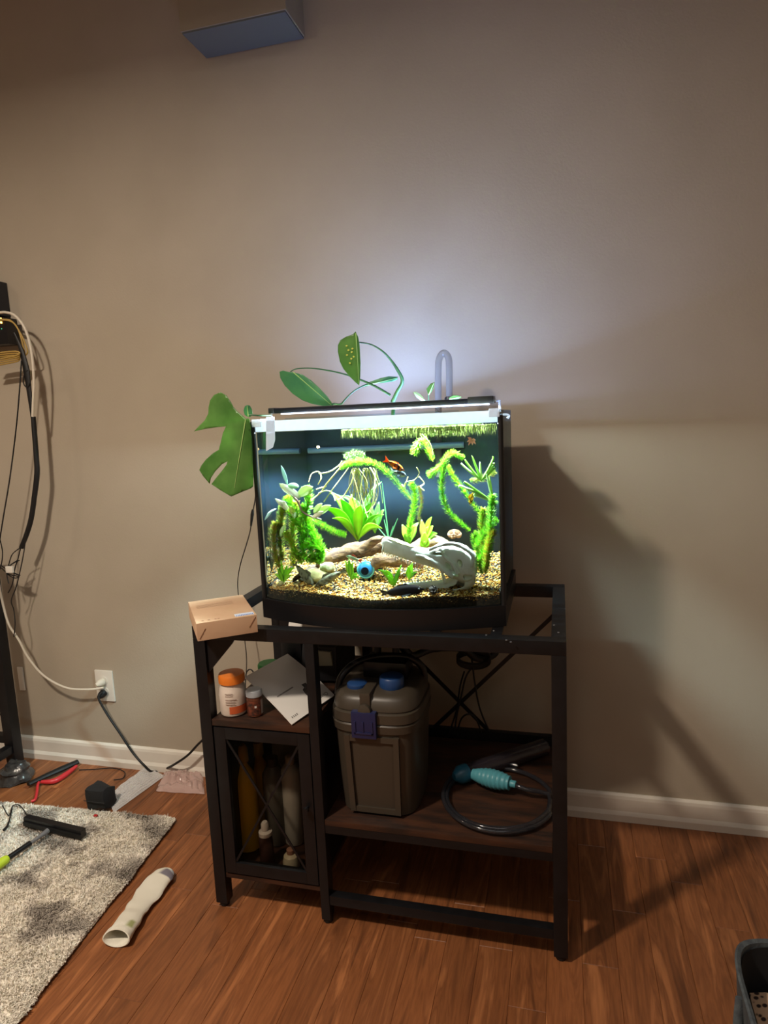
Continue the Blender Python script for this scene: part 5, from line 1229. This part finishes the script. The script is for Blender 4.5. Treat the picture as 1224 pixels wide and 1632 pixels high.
cb3 = B().tube([atz(x, y, .022) for x, y in ((4,1284),(14,1300),(20,1285),(30,1283),(41,1296),(44,1312))], .0018, 6, smoothn=6)
o = obj('trailing_wire', cb3, BLACK_RUBBER); tag(o, 'thin black cord lying over the rug at the left edge', 'cord')
o = obj('cable_plug', B().tube([atz(20, 1284, .022), atz(17, 1300, .022), atz(12, 1316, .024), atz(6, 1323, .024)], [.0016,.002,.004,.0045], 8, smoothn=4), BLACK_RUBBER); tag(o, 'black cable plug on the rug at the left edge', 'plug')
# squeegee
t = thing('squeegee', 'black squeegee with a lime handle end lying on the rug', 'squeegee', atz(85, 1318, .02))
a_, b_ = atz(42, 1306, .038), atz(133, 1328, .038)
b = B().bar(a_, b_, .020, .026)
obj('head', b, BLACK_PLASTIC, t, smooth=False)
obj('blade', B().bar(a_+Vector((0,-.012,-.006)), b_+Vector((0,-.012,-.006)), .006, .014), BLACK_RUBBER, t, smooth=False)
h0, h1, h2, h3 = atz(76, 1324, .036), atz(48, 1344, .036), atz(8, 1371, .038), atz(-14, 1386, .038)
obj('neck', B().tube([h0, h0*.5+h1*.5, h1], [.009,.006,.005], 10), mat('clear_neck', (120,118,120), .2, trans=.2), t)
obj('pole', B().tube([h1, h2*.9+h1*.1], .0085, 12), BLACK_PLASTIC, t)
obj('grip', B().tube([h2*.9+h1*.1, h2, h2*.4+h3*.6, h3], [.010,.0135,.0145,.012], 14, smoothn=4), mat('lime_grip', (190, 214, 50), .5), t, label='lime green grip')

# ------------------------------------------------------------------ basket at right
bc = Vector((1.446, -.335, 0)); 
ba = thing('fabric_basket', 'grey fabric basket holding a spotted cushion at the lower right corner', 'basket', bc)
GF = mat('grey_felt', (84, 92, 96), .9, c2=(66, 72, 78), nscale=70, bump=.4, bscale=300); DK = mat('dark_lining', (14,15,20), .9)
obj('basket_wall', noisy(B().lathe([(a*1.2, h) for a, h in ((.150,0),(.158,.004),(.170,.12),(.176,.236),(.178,.243),(.175,.247),(.170,.243),(.166,.12),(.150,.012),(.001,.010))], bc+Vector((0,0,.0008)), n=56, sq=.38), .003, 14), GF, ba)
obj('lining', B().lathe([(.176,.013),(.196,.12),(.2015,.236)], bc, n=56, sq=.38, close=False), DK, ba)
obj('handle_strap', B().tube([bc+Vector((-.211,-.10,.22)), bc+Vector((-.218,-.08,.15)), bc+Vector((-.219,.0,.13)), bc+Vector((-.218,.06,.15)), bc+Vector((-.211,.08,.22))], .009, 8, smoothn=5, flat=.5), GF, ba)
m, ntt, bs = new_mat('leopard_plush'); tc = ntt.nodes.new('ShaderNodeTexCoord'); vo = ntt.nodes.new('ShaderNodeTexVoronoi'); vo.inputs['Scale'].default_value = 75
cr = ntt.nodes.new('ShaderNodeValToRGB'); cr.color_ramp.elements[0].position = .28; cr.color_ramp.elements[0].color = lin((50,36,34)); cr.color_ramp.elements[1].position = .42; cr.color_ramp.elements[1].color = lin((206,172,140))
link(ntt, tc.outputs['Object'], vo.inputs['Vector']); link(ntt, vo.outputs['Distance'], cr.inputs[0]); link(ntt, cr.outputs[0], bs.inputs['Base Color']); bs.inputs['Roughness'].default_value = .9
cu = thing('spotted_cushion', 'tan cushion with dark spots sitting in the grey basket', 'cushion', bc+Vector((0,0,.05)))
obj('cover', noisy(B().box(bc+Vector((-.185,-.18,.09)), bc+Vector((.18,.175,.165)), ch=.04), .008, 12, 4), m, cu)
